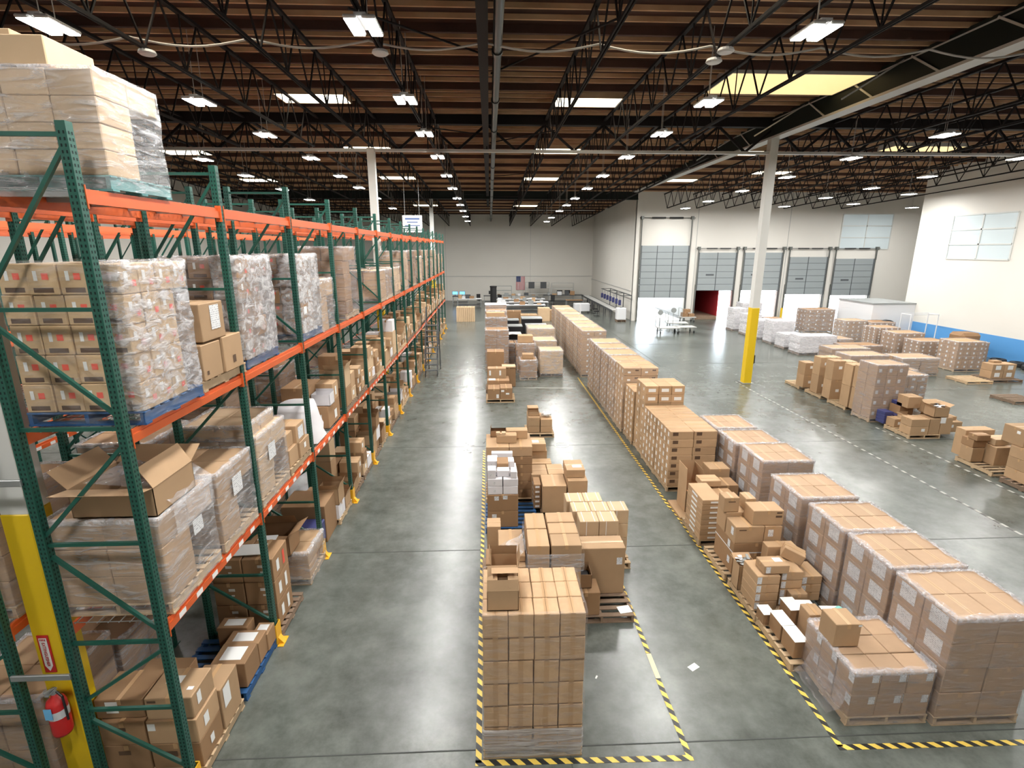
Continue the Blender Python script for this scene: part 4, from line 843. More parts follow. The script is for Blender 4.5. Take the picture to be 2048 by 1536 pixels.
# group at the right edge of the picture
pallet(14.55, 13.6, 0, 1.15, 1.2, 'pallet at the right edge under the rear mixed cartons'); pallet(14.5, 12.1, 0, 1.2, 1.2, 'pallet at the right edge under the stacks with white labels', darkwood)
for (x, y, z, w_, d_, h_, lb, dc, m_) in ((13.98, 13.7, .14, .36, .4, .42, 'left rear small', (), kraft), (14.38, 13.4, .14, .40, .5, .55, 'upright left', (), kraft), (14.85, 13.5, .14, .35, .5, .45, 'middle low', (), brown), (14.0, 13.75, .565, .42, .4, .24, 'left rear second-layer', (), brown), (14.1, 14.15, .14, .9, .35, .82, 'long rear', (), kraft), (14.45, 13.55, .70, .6, .4, .18, 'flat second-layer', (), pale), (13.98, 13.65, .81, .40, .3, .17, 'small top left', (), brown),
        (14.05, 12.15, .14, .55, .6, .30, 'stack bottom by the tape', (('F', .15, .5, .03, .02, 5),), kraft), (14.05, 12.15, .445, .55, .6, .30, 'stack second by the tape', (), kraft), (14.05, 12.15, .75, .55, .6, .30, 'stack third by the tape', (('F', .35, .7, .1, .04, 6),), kraft), (14.12, 12.5, 1.055, .75, .62, .48, 'big top', (('L', .3, .75, .10, .08, 6), ('F', .1, .8, .16, .10, 6)), kraft),
        (14.64, 12.0, .14, .42, .6, .32, 'right stack bottom, white label', (('F', .4, .5, .26, .24, 6),), kraft), (14.64, 12.0, .465, .42, .6, .32, 'right stack middle', (), kraft), (14.64, 12.0, .79, .42, .6, .26, 'right stack top, white label', (('F', .4, .5, .26, .22, 6),), brown)):
    carton(x, y, z, w_, d_, h_, '%s carton in the group at the right edge' % lb.capitalize(), m=m_, deco=dc, tp='x')
pallet(22.95, 23.5, 0, 1.3, 1.2, 'empty pallet topped with a pale board on the far right floor', pale); pallet(21.95, 20.2, 0, 1.2, 1.1, 'empty grey wooden pallet lying at the right edge', darkwood)
pallet(24.5, 23.7, 0, 1.5, 1.2, 'pallet under three white-labelled cartons far right', darkwood)
for (x, z, h_, lb) in ((23.9, .14, .36, 'lower left'), (24.5, .14, .36, 'lower right'), (23.9, .505, .33, 'upper left'), (24.5, .505, .33, 'upper right')): carton(x, 23.4, z, .58, .6, h_, '%s carton with a white sheet on the far right pallet' % lb.capitalize(), deco=(('F', .5, .5, .26, .2, 6),), tp='y')
carton(24.2, 23.7, .84, .4, .3, .10, 'small carton on top of the four far right ones')
# uniform wrapped loads by the right wall
fd = (('F', .5, .5, .09, .10, 6), ('L', .5, .5, .09, .10, 6))
for (x, y, w_, d_, nz_, ch_, mm, wm, lb) in ((23.75, 34.0, 1.5, 1.2, 5, .27, tan, 'heavy', 'crinkly wrapped load left of the white partition'), (25.3, 33.6, 1.6, 1.3, 5, .255, brown, 'heavy', 'dark wrapped load below the white partition'), (23.7, 31.0, 1.5, 1.2, 8, .165, kraft, 'film', 'load of thin striped layers near the right wall'), (23.65, 29.3, 1.7, 1.2, 5, .25, kraft, 'film', 'tan load with dotted labels near the right wall'), (23.8, 27.7, 1.6, 1.2, 5, .21, kraft, 'film', 'lower load with dotted labels near the right wall'), (25.6, 27.0, 1.5, 1.2, 5, .215, kraft, 'film', 'load with dotted labels closest to the blue wall band'),
        (23.9, 25.45, 1.45, 1.2, 6, .235, kraft, 'film', 'tall wrapped load with dotted labels before the three-carton pallet'), (23.7, 38.4, 2.2, 1.3, 5, .32, brown, 'heavy', 'tallest crinkly wrapped load near the dock doors'), (21.0, 38.6, 1.2, 1.2, 3, .3, brown, 'heavy', 'low wrapped load behind the silver ones')):
    load(x, y, w_, d_, 0, 4, 3, nz_, ch_, lb, m=mm, deco=fd, wrapm=wm, block=True)
for (x, y, w_, d_, nz_, ch_, mm, wm, lb) in ((20.9, 31.7, 1.9, 1.2, 2, .26, tan, 'heavy', 'low wide wrapped load in the centre right'), (20.8, 29.4, 2.2, 1.2, 3, .17, brown, 'film', 'low wrapped load of bundles before the striped-layer load'), (20.4, 24.6, 1.9, 1.3, 4, .19, tan, 'heavy', 'heap of wrapped flat bundles with trailing film'), (18.5, 27.2, 2.1, 1.2, 3, .26, tan, 'film', 'wrapped load behind the mixed row pallets'), (17.6, 24.4, 1.9, 1.2, 4, .24, tan, 'film', 'wrapped load of long cartons behind the mixed row'), (17.3, 21.6, 1.4, 1.2, 4, .22, kraft, 'film', 'shorter wrapped load right behind the mixed row')):
    load(x, y, w_, d_, 0, 2, 2, nz_, ch_, lb, m=mm, wrapm=wm, block=True, jit=.05)
for (x, y, w_, h_, lb) in ((18.6, 39.4, 1.0, 1.6, 'leftmost'), (20.2, 41.4, 1.6, 1.9, 'tallest, behind the leftmost one,'), (18.65, 37.3, 1.1, 1.5, 'second'), (18.65, 35.6, 1.1, 1.35, 'third'), (18.62, 33.7, 1.5, 1.45, 'fourth'), (18.5, 31.9, 1.3, .85, 'low fifth'), (18.35, 30.0, 1.2, 1.05, 'nearest'), (19.8, 31.2, 1.6, .8, 'low one behind the nearest')):
    load(x, y, w_, 1.1, 0, 1, 1, int(h_ / .2), .2, 'silver film-wrapped load by the dock doors, %s of its line' % lb, m=whitebox, wrapm='heavy', block=True, jit=.03, amp=.03, pal=darkwood)
# cardboard drum, wire cage, fan along the right wall
tag(MB().cbox(-.6, -.5, .0, .6, .5, 1.55, .15).build('cardboard_drum', brown, None, (27.1, 28.6, 0)), 'round-shouldered brown cardboard bin by the blue wall band', 'bin')
t = thing('wire_rack', 'white tubular frame standing by the blue wall band', 'rack', (27.6, 32.6, 0)); q = MB()
for sx in (-.9, .9):
    for sy in (-.4, .4): q.cyl((sx, sy, 0), (sx, sy, 2.1), .03, 8)
for z in (.3, 2.1): q.bar((-.9, -.4, z), (.9, -.4, z), .05).bar((-.9, .4, z), (.9, .4, z), .05).bar((-.9, -.4, z), (-.9, .4, z), .05).bar((.9, -.4, z), (.9, .4, z), .05)
q.build('tubular_frame', whitepl, t)
t = thing('floor_fan', 'dark round drum fan standing by the blue wall band', 'fan', (26.9, 34.4, 0)); MB().cyl((0, -.15, .95), (0, .15, .95), .55, 24).build('fan_drum', darkgrey, t); MB().bar((-.4, 0, 0), (-.3, 0, .6), .06).bar((.4, 0, 0), (.3, 0, .6), .06).bar((-.4, 0, .03), (.4, 0, .03), .06).build('stand', grey, t)
for i in range(5): tag(MB().lathe([(0, 0), (.32, 0), (.36, .05), (.36, .2), (.32, .25), (.12, .25)], 18).build('rubber_roll', rubber, None, (28.2 + .2 * (i % 2), 27.4 - i * .9, 0)), 'black rubber roll on the floor by the blue band, %s from the dock' % ordn[i], 'roll')
pallet(27.9, 29.2, 0, 1.2, 1.2, 'wooden pallet by the blue wall band'); carton(27.4, 29.0, .14, 1.0, .8, .9, 'brown carton on the pallet by the blue wall band', m=brown)
# low white room
r_ = struct(MB().box(26.2, 35.0, 0, 29.2, 38.6, 2.45).build('wall_partition', whitepl)); MB().box(26.16, 34.96, 2.45, 29.24, 38.64, 2.55).build('top_rail', grey, r_)
# red trailer backed to the second door
t = thing('shipping_trailer', 'red cargo trailer backed up to the second dock door, seen into its dark inside', 'trailer', (19.15, YD + .5, 0))
MB().box(-1.25, 0, .3, -1.18, 11, 3.0).build('left_side_wall', redtr, t); MB().box(1.1, 0, .3, 1.17, 11, 3.0).build('right_side_wall', redtr, t); MB().box(-1.27, 0, .0, -1.251, 11, 3.08).build('white_outer_skin', whitepl, t)
MB().box(-1.25, 0, 3.0, 1.17, 11, 3.08).build('trailer_roof', redtr, t); MB().box(-1.25, 0, .0, 1.17, 11, .3).build('trailer_floor', darkwood, t); MB().box(-1.25, 10.9, .3, 1.17, 11, 3.0).build('front_wall', redtr, t)
# platform trucks and steel gurney by the drive-in door
def truck(x, y, w_, d_, label, rz=0, handle=True):
    t = thing('platform_cart', label, 'cart', (x, y, 0), R(rz)); MB().cbox(-w_ / 2, -d_ / 2, .40, w_ / 2, d_ / 2, .47, .015).build('platform', silver, t)
    if handle: MB().cyl((-w_ / 2, -d_ / 2 + .05, .45), (-w_ / 2, -d_ / 2 + .05, 1.2), .022, 8).cyl((-w_ / 2, d_ / 2 - .05, .45), (-w_ / 2, d_ / 2 - .05, 1.2), .022, 8).cyl((-w_ / 2, -d_ / 2 + .05, 1.2), (-w_ / 2, d_ / 2 - .05, 1.2), .022, 8).build('push_handle', grey, t)
    for sx in (-1, 1):
        for sy in (-1, 1):
            c = MB().cyl((sx * (w_ / 2 - .15) - .02, sy * (d_ / 2 - .12), .10), (sx * (w_ / 2 - .15) + .02, sy * (d_ / 2 - .12), .10), .10, 14).build('caster_wheel', rubber, t)
            MB().bar((sx * (w_ / 2 - .15), sy * (d_ / 2 - .12), .12), (sx * (w_ / 2 - .15), sy * (d_ / 2 - .12), .40), .07, .05).build('caster_fork', grey, c)
truck(13.3, 38.6, 1.6, 1.0, 'flat platform cart with a push handle in front of the bright drive-in door'); truck(14.7, 38.9, 1.5, .9, 'flat platform cart beside the one with the handle', 4, False); truck(14.9, 41.2, 1.6, 1.0, 'platform cart nearest the bright drive-in door', -6)
truck(17.0, 44.6, 1.3, .8, 'loaded hand cart standing between the drive-in door and the red trailer', 5)
for i, (x, y, z, w_, h_) in enumerate(((16.5, 44.4, .475, .5, .35), (17.05, 44.4, .475, .5, .25), (16.7, 44.45, .83, .5, .28))): carton(x, y, z, w_, .45, h_, '%s brown carton on the loaded hand cart' % ('Left', 'Right', 'Top')[i], m=brown)
for (x, y, h_, lb) in ((13.2, 40.2, 1.35, 'left'), (14.3, 40.4, 1.5, 'right')):
    t = thing('stanchion_fan', 'small round-headed stand on a pole, %s of the two before the bright door' % lb, 'stand', (x, y, 0)); MB().lathe([(0, 0), (.25, 0), (.25, .03), (.02, .06), (.02, h_)], 14).build('pole', grey, t); MB().cyl((0, -.05, h_), (0, .05, h_), .2, 16).build('round_head', grey, t)
for x, lb in ((21.65, 'between the red trailer and the third door'), (25.65, 'between the third and fourth dock doors')): tag(MB().cyl((0, 0, 0), (0, 0, 1.1), .09, 12).build('bollard', colyel, None, (x, YD - .5, 0)), 'yellow post ' + lb, 'bollard')
# ---------------------------------------------------------------- far end work area
def table(x, y, w_, d_, h_, label, m=whitepl, rz=0):
    t = thing('work_table', label, 'table', (x, y, 0), R(rz)); MB().cbox(-w_ / 2, -d_ / 2, h_ - .05, w_ / 2, d_ / 2, h_, .012).build('table_top', m, t)
    for sx in (-1, 1):
        for sy in (-1, 1): MB().bar((sx * (w_ / 2 - .06), sy * (d_ / 2 - .06), 0), (sx * (w_ / 2 - .06), sy * (d_ / 2 - .06), h_ - .05), .05).build('leg', grey, t)
    MB().box(-w_ / 2 + .08, -d_ / 2 + .08, .25, w_ / 2 - .08, d_ / 2 - .08, .28).build('lower_shelf', darkgrey, t); return t
table(-2.2, 57, 2.6, 1.0, .95, 'white-topped work table left of the black column stand'); table(2.6, 50.5, 5.4, 1.0, .95, 'long white packing table nearest the stacks'); table(3.1, 53.3, 5.6, 1.0, .95, 'long white packing table, second row'); table(3.0, 56.6, 5.8, 1.0, .95, 'long white packing table, third row')
table(3.0, 60.5, 5, 1.0, .95, 'grey packing table below the flag', grey); table(8.4, 60.5, 4.6, 1.2, 1.0, 'dark work bench right of the flag', darkgrey); table(-3.3, 60.0, 1.8, 1.0, .95, 'dark desk with blue screens by the rack end', black); table(.2, 60.5, 1.8, .9, .95, 'small dark desk behind the black column stand', darkgrey)
rr = random.Random(21)
for i in range(34):
    tb = [(2.6, 50.5, 5.0), (3.1, 53.3, 5.2), (3.0, 56.6, 5.4), (3.0, 60.5, 4.6), (8.4, 60.5, 4.2), (-2.2, 57, 2.2)][i % 6]
    x = tb[0] + (i // 6 - 2.5) / 6 * tb[2] + rr.uniform(-.1, .1); h_ = rr.uniform(.06, .45); w_ = rr.uniform(.25, .55); m_ = [kraft, whitepl, darkgrey, brown, grey][i % 5]; tz = 1.0 if tb[0] == 8.4 else .95
    nm = ['carton', 'paper_stack', 'black_case', 'carton', 'metal_tray'][i % 5]
    tag(MB().cbox(-w_ / 2, -.2, 0, w_ / 2, .2, h_, .01).build(nm, m_, None, (x, tb[1] + rr.uniform(-.15, .15), tz + .001), R(rr.uniform(-10, 10))), 'small %s, %s from the left on the %s' % (nm.replace('_', ' '), ordn[i // 6], ('nearest long packing table', 'second long packing table', 'third long packing table', 'grey table below the flag', 'dark bench right of the flag', 'table left of the black column stand')[i % 6]), 'box' if nm == 'carton' else 'case', nm.replace('_', ' ') + 's on the far packing tables')
def monitor(x, y, z, label, m=black):
    t = thing('computer_monitor', label, 'monitor', (x, y, z)); MB().cbox(-.32, -.03, .14, .32, .03, .52, .01).build('screen_housing', black, t); MB().box(-.29, -.034, .17, .29, -.031, .49).build('screen', m, t); MB().cyl((0, 0, .01), (0, 0, .2), .03, 8).box(-.13, -.09, 0, .13, .09, .015).build('monitor_stand', black, t)
monitor(-3.9, 60, .96, 'monitor with a bright blue screen, left of the pair by the rack end', scr); monitor(-3.1, 60, .96, 'monitor with a bright blue screen, right of the pair by the rack end', scr)
monitor(.2, 60.5, .96, 'black monitor behind the black column stand'); monitor(8.0, 60.6, 1.0, 'black monitor left of the two on the dark bench'); monitor(8.9, 60.6, 1.0, 'black monitor right of the two on the dark bench')
def chair(x, y, rz, label):
    t = thing('office_chair', label, 'chair', (x, y, 0), R(rz)); MB().cbox(-.25, -.25, .46, .25, .25, .54, .03).build('seat', black, t); MB().cbox(-.23, .22, .6, .23, .29, 1.15, .03).build('backrest', black, t)
    MB().cyl((0, 0, .08), (0, 0, .46), .03, 8).build('gas_column', grey, t); q = MB()
    for a in range(5): q.bar((0, 0, .1), (.3 * math.cos(a * 1.257), .3 * math.sin(a * 1.257), .06), .04)
    q.build('star_base', black, t)
for i, (x, y, rz) in enumerate(((-1.2, 60, 20), (1.2, 59.5, 160), (7.0, 58.9, 180), (10.2, 53.5, 90), (10.1, 50.6, 100), (9.9, 48.6, 80))): chair(x, y, rz, 'black office chair, %s' % ('left of the black column stand', 'right of the black column stand', 'at the dark work bench', 'farthest one beside the conveyor', 'middle one beside the conveyor', 'nearest one beside the conveyor')[i])
t = thing('column_stand', 'tall black cylindrical stand in front of the packing tables', 'stand', (.34, 50.0, 0)); MB().lathe([(.0, 0), (.45, 0), (.45, .05), (.30, .08), (.30, 2.6), (.33, 2.62), (.33, 2.75), (0, 2.75)], 24).build('cylinder_body', black, t, smooth=False)
t = thing('slatted_crate', 'slatted kraft carton bundle standing at the left before the tables', 'crate', (-2.1, 46.0, 0)); q = MB()
for i in range(10): q.cbox(-.8 + i * .16, -.5, 0, -.8 + i * .16 + .145, .5, 1.25, .01)
q.build('cardboard_panels', pale, t)
def shelf(x, y, w_, h_, label, m=silver):
    t = thing('wire_shelf', label, 'shelf', (x, y, 0)); q = MB()
    for sx in (-1, 1):
        for sy in (-.25, .25): q.bar((sx * w_ / 2, sy, 0), (sx * w_ / 2, sy, h_), .04)
    q.build('uprights', m, t)
    for z in (.95, (h_ + .95) / 2, h_ - .03): MB().box(-w_ / 2, -.26, z, w_ / 2, .26, z + .04).build('shelf_board', m, t)
shelf(5.6, 62.6, 2.8, 2.3, 'pale open shelving with grey panels right of the flag'); shelf(8.6, 62.6, 2.6, 2.2, 'pale open shelving with an empty top, second right of the flag'); shelf(1.6, 60.8, 1.8, 2.0, 'thin metal frame shelf left of the flag', grey)
for x, lb in ((4.9, 'left'), (6.3, 'right')): tag(MB().box(-.35, -.02, 0, .35, .02, .75).build('grey_panel', darkgrey, None, (x, 62.3, 1.6)), '%s grey panel on the pale shelving by the flag' % lb.capitalize(), 'panel')
# hanging flag
t = thing('hanging_flag', 'flag of red and white stripes with a blue starred corner hung on the far wall', 'flag', (3.73, YF - .06, 1.25))
q = MB(); W_, H_ = 1.02, 1.62
def fy(u, v): return -.02 - .03 * math.sin(u * 9) * (1 - .3 * v)
for i in range(13):
    for k in range(10):
        u0, u1, v0, v1 = i / 13, (i + 1) / 13, k / 10, (k + 1) / 10
        mi = 2 if (i < 7 and k >= 6) else (0 if i % 2 == 0 else 1)
        q.quad((-W_ / 2 + u0 * W_, fy(u0, v0), v0 * H_), (-W_ / 2 + u1 * W_, fy(u1, v0), v0 * H_), (-W_ / 2 + u1 * W_, fy(u1, v1), v1 * H_), (-W_ / 2 + u0 * W_, fy(u0, v1), v1 * H_), mi)
q.build('flag_cloth', [pm('flag_red', (.50, .05, .07), .8), paper, pm('flag_blue', (.03, .05, .16), .8)], t)
st = MB()
for a in range(6):
    for b in range(5): cx, cz = -W_ / 2 + .04 + a * .09, H_ * .64 + b * .115; st.box(cx - .015, -.065, cz - .015, cx + .015, -.06, cz + .015)
st.build('flag_stars', paper, t); MB().cyl((-.56, -.03, H_ + .02), (.56, -.03, H_ + .02), .02, 8).build('flag_rod', grey, t)
# conveyor line with its gantry along the step wall
t = thing('roller_conveyor', 'long roller conveyor running along the inner wall at the far right corner', 'conveyor', (11.1, 53.5, 0)); MB().box(-.45, -7.5, .78, -.38, 7.5, .92).box(.38, -7.5, .78, .45, 7.5, .92).build('side_rails', darkgrey, t)
q = MB()
for i in range(50): q.cyl((-.38, -7.4 + i * .3, .88), (.38, -7.4 + i * .3, .88), .035, 6)
q.build('rollers', silver, t)
for i in range(6):
    for sx in (-.4, .4): MB().bar((sx, -7.2 + i * 2.88, 0), (sx, -7.2 + i * 2.88, .8), .06).build('leg', darkgrey, t)
t = thing('overhead_gantry', 'dark gantry frame with hanging tools over the conveyor', 'frame', (11.6, 48.4, 0)); q = MB()
for y_ in (-4, -1.3, 1.3, 4): q.bar((.4, y_, 0), (.4, y_, 2.3), .06).bar((.4, y_, 2.3), (-.5, y_, 2.3), .05)
q.bar((-.5, -4, 2.3), (-.5, 4, 2.3), .06).bar((.4, -4, 2.3), (.4, 4, 2.3), .06).build('gantry_frame', darkgrey, t)
for i in range(7): MB().cyl((-.5, -3.6 + i * 1.2, 2.25), (-.5, -3.6 + i * 1.2, 1.9), .01, 5).cbox(-.6, -3.7 + i * 1.2, 1.45, -.4, -3.5 + i * 1.2, 1.9, .02).build('hanging_tool', navy, t)
t = thing('white_container', 'white plastic tank on a small pallet before the step wall', 'container', (11.35, 45.2, 0)); MB().cbox(-.4, -.35, .16, .4, .35, 1.2, .06).build('tank_body', whitepl, t); MB().cyl((0, 0, 1.2), (0, 0, 1.26), .12, 14).build('tank_cap', grey, t); pallet_into(t, 0, 0, 0, .8, .7, darkwood)
t = thing('white_laundry_cart', 'white bin cart standing past the far end of the tall row', 'cart', (9.0, 51.5, 0)); MB().cbox(-.75, -.45, .2, .75, .45, .95, .04).build('bin_body', whitepl, t)
for sx in (-.6, .6): MB().cyl((sx - .03, -.35, .09), (sx + .03, -.35, .09), .09, 12).build('wheel', rubber, t)
table(8.9, 55.5, 1.8, .9, .9, 'small cluttered bench behind the white bin cart', brown)
for i, (x, y, w_, h_) in enumerate(((4.2, 45.5, 1.0, 1.15), (5.2, 46.0, .8, .9), (1.4, 45.5, 1.3, .9), (6.0, 47.5, .8, .7), (2.6, 44.2, 1.4, .75))): carton(x, y, 0, w_, .9, h_, 'large kraft carton on the floor before the packing tables, %s' % ('tallest', 'right of the tallest', 'at the left', 'farthest right', 'low one in front')[i], m=(pale, kraft, brown, brown, kraft)[i])
tag(MB().box(0, -.3, 0, .03, .3, 2.2).box(-.15, -.3, 0, .18, .3, .04).build('white_board', whitepl, None, (6.6, 38.4, 0)), 'narrow white board upright at the far side of the tall row', 'board')
# ---------------------------------------------------------------- pallet racks
BAY = 2.44; Y0 = 4.92; LV = (2.30, 4.47, 6.70); TOP = 7.22
def post_mesh():
    q = MB(); w_ = .042
    q.box(-w_, -w_, 0, w_, w_, TOP)
    z = .12
    while z < TOP - .04:
        for x in (-.018, .018):
            q.quad((x - .0075, -w_ - .0015, z - .012), (x + .0075, -w_ - .0015, z - .012), (x + .0075, -w_ - .0015, z + .012), (x - .0075, -w_ - .0015, z + .012), 1)
            q.quad((w_ + .0015, x - .0075, z - .012), (w_ + .0015, x + .0075, z - .012), (w_ + .0015, x + .0075, z + .012), (w_ + .0015, x - .0075, z + .012), 1)
        z += .0508
    q.box(-.07, -.08, 0, .07, .08, .012)
    return q.mesh('post', [green, hole])
PM_ = post_mesh()
def brace_mesh(D, flip=False):
    q = MB(); f, r = -.04, -D + .04
    for z in (7.12, 5.66, 4.52, 3.29, 2.11, 1.24, .20): q.bar((f, 0, z), (r, 0, z), .034, .036)
    for a, b in (((f, 7.02), (r, 5.78)), ((r, 5.52), (f, 4.66)), ((f, 4.34), (r, 3.40)), ((r, 3.16), (f, 2.26)), ((f, 2.0), (r, 1.38)), ((r, 1.10), (f, .42))):
        q.bar((a[0], 0, a[1]), (b[0], 0, b[1]), .034, .036)
    return q.mesh('upright_frame', green)
def beam_mesh(stick=True):
    q = MB(); L = BAY - .09
    q.box(-.025, .045, -.125, .025, .045 + L, -.04).box(-.025, .045, -.04, .005, .045 + L, 0)     # stepped top edge
    for y in (.035, BAY - .045 - .0): q.box(-.03, y, -.17, .045, y + .012, .03)
    for i in range(6 if stick else 0): q.box(.0255, .25 + i * .36, -.115, .0275, .25 + i * .36 + .13, -.05, 1)
    return q.mesh('beam', [orange, paper])
BM_ = beam_mesh(); BP_ = beam_mesh(False)
def deck_mesh(D):
    q = MB(); n = 22
    for i in range(n): y = .08 + i * (BAY - .16) / (n - 1); q.box(-D + .02, y - .0035, .003, -.02, y + .0035, .010)
    for i in range(9): x = -.04 - i * (D - .08) / 8; q.box(x - .0035, .07, -.004, x + .0035, BAY - .07, .003)
    for i in range(4): y = .3 + i * .62; q.box(-D + .03, y - .02, -.05, -.03, y + .02, -.004)
    return q.mesh('wire_deck', galv)
def guard_mesh():
    q = MB(); q.box(.055, -.09, 0, .065, .09, .36).box(-.05, -.09, 0, .065, -.08, .36).box(-.05, .08, 0, .065, .09, .36).box(.065, -.12, 0, .16, .12, .012)
    q.add([(.065, -.05, .012), (.15, -.05, .012), (.065, -.05, .12), (.065, .05, .012), (.15, .05, .012), (.065, .05, .12)], [(0, 1, 2), (3, 5, 4), (1, 4, 5, 2)])
    return q.mesh('post_guard', guard)
GM_ = guard_mesh()
def rack_row(x, D, nb, label, levels=LV, decks=True, guards=True, y0=Y0):
    """x = aisle face; the row runs along y"""
    t = thing('pallet_rack', label, 'pallet rack', (x, y0, 0)); bm_ = brace_mesh(D); dm = deck_mesh(D)
    for k in range(nb + 1):
        f = put('upright_frame', bm_, t, (0, k * BAY, 0)); put('post', PM_, f, (0, 0, 0)); put('post', PM_, f, (-D, 0, 0))
        if guards: put('post_guard', GM_, t, (0, k * BAY, 0))
    for k in range(nb):
        for z in levels:
            bm0 = BM_ if z < 3 else BP_; put('beam', bm0, t, (.005, k * BAY, z)); b = put('beam', BM_ if 3 < z < 5 else bm0, t, (-D - .005, k * BAY + BAY, z)); b.rotation_euler = (0, 0, math.pi)
            if decks and (k < 8 or z < 5) : put('wire_deck', dm, t, (0, k * BAY, z))
    return t
RW = rack_row(-3.53, .99, 15, 'tall green and orange pallet rack along the left aisle, nearest row')
rack_row(-5.16 - .0, .99, 12, 'green and orange pallet rack standing back to back behind the nearest row', guards=False)
rack_row(-9.3, .99, 10, 'green and orange pallet rack across the second aisle at the left', guards=False, decks=False)
rack_row(-10.9, .99, 10, 'green and orange pallet rack back to back with the one across the second aisle', guards=False, decks=False)
rack_row(-15.2, .99, 8, 'green and orange pallet rack farthest left', guards=False, decks=False)
# grey row spacers tying the two rows together around the column
for z, lb in ((.35, 'lowest'), (1.74, 'second lowest'), (4.0, 'middle'), (6.3, 'upper')):
    tag(MB().cbox(-.02, -.03, -.035, .62 - .02, -.0, .035, .006).build('row_spacer', galv, None, (-5.14, Y0 - .045, z)), 'flat grey spacer bar joining the two rack ends, %s' % lb, 'spacer')
LNM = {0: 'at floor level', 1: 'on the lower shelf', 2: 'on the middle shelf', 3: 'on the rack top'}
ZL = {0: 0.0, 1: 2.31, 2: 4.48, 3: 6.71}
XF = -3.46
def ybay(k): return Y0 + BAY * k
# bay 1 (nearest)
load(-4.71, 5.32, 1.22, .92, 6.71, 3, 2, 4, .222, 'big film-wrapped load on a green pallet on top of the nearest rack bay', m=pale, wrapm='heavy', pal=tealp, lip=.04, amp=.02, tp=None)
carton(-4.50, 5.36, 7.765, .62, .62, .24, 'kraft carton lying on top of the wrapped load on the rack top', m=pale, tp=None)
carton(-4.69, 5.70, 8.006, .28, .26, .16, 'kraft carton at the front left edge of the load on the rack top', m=pale, tp=None)
pr = (('F', .30, .62, .035, .09, 6), ('F', .62, .60, .06, .06, 4), ('F', .5, .16, .18, .045, 5), ('L', .3, .5, .1, .1, 6), ('R', .3, .6, .05, .09, 6), ('R', .7, .35, .06, .06, 4))
pr2 = (('F', .40, .5, .07, .045, 6), ('F', .72, .7, .06, .06, 4), ('F', .2, .4, .05, .02, 5), ('R', .5, .5, .16, .14, 6))
t = load(-4.58, 5.15, 1.12, 1.08, 4.48, 4, 4, 5, .288, 'wrapped load of labelled cartons with red stickers on the nearest middle shelf', m=pm('printed_kraft', (.52, .36, .20), .7, var=.1, noise=.1), deco=pr, tp=None, wrapm='thin', pal=blue, jit=.012, lip=.03)
wrap(t, .44, .0, .15, .24, 1.09, 1.44, 31, film_mat('crinkled_film', .10, .88, (.74, .74, .77), (5, 5, 12), .47), .035, .02, name='crinkled_wrap')
pallet(-4.0, 6.92, 4.48, 1.0, 1.15, 'plain wooden pallet under three labelled cartons on the middle shelf')
carton(-3.98, 6.36, 4.62, .5, .46, .44, 'kraft carton lower left of the three loose ones on the middle shelf', tp='y', deco=(('R', .2, .2, .05, .05, 5),)); carton(-3.98, 6.86, 4.62, .52, .50, .46, 'kraft carton lower right of the three loose ones on the middle shelf', deco=(('R', .5, .3, .08, .10, 5),)); carton(-4.0, 6.45, 5.085, .52, .56, .46, 'kraft carton with a white sheet on top of two others on the middle shelf', deco=(('R', .6, .6, .22, .30, 3),))
load(-4.56, 7.62, 1.02, 1.15, 4.48, 3, 3, 5, .29, 'wrapped load of dark printed cartons on the middle shelf of the second bay', m=brown, deco=pr, wrapm='film', pal=blue, tp=None, jit=.03, skip=())
load(-4.56, 10.0, 1.02, 1.15, 4.48, 3, 3, 5, .29, 'wrapped load of printed cartons with bulging white film on the third bay middle shelf', m=brown, deco=pr2, wrapm='heavy', pal=blue, tp=None, jit=.03, amp=.03)
CR = film_mat('bulging_film', .16, .88, (.74, .73, .74), (5, 5, 9), .46)
for (y_, d_, h_, sd) in ((7.62, 1.15, 1.45, 41), (10.0, 1.15, 1.45, 42)):
    tw = [o for o in bpy.data.objects if o.get('category') == 'pallet load' and o.parent is None and abs(o.location.y - (y_ + d_ / 2)) < .01 and abs(o.location.z - 4.48) < .01][0]
    wrap(tw, .36, 0, .15, .32, d_ + .01, h_, sd, CR, .045, .02, name='bulging_wrap')
load(-4.50, 11.15, .98, .92, 4.48, 2, 2, 3, .36, 'lower white-wrapped load beside the bulging one on the third bay middle shelf', m=kraft, wrapm='heavy', pal=False, tp=None, amp=.03)
load(-4.56, 13.1, 1.04, 1.2, 4.48, 2, 2, 5, .32, 'tall brown load banded in film on the middle shelf of the fourth bay', m=brown, wrapm='film', tp=None, jit=.01)
for i, (y, h_) in enumerate(((17.2, 3), (18.4, 3), (20.0, 3), (22.2, 5), (24.7, 5), (27.1, 4), (29.5, 5), (32.0, 3), (34.5, 5), (37.0, 4), (39.3, 4))):
    load(-4.55, y, 1.02, 1.15, 4.48, 2, 2, h_, .29, 'white-filmed load on the middle shelf, %s beyond the tall brown banded one' % ordn[i], m=[kraft, brown, pale][i % 3], wrapm='heavy' if i % 2 else 'film', block=True, jit=.03, amp=.03)
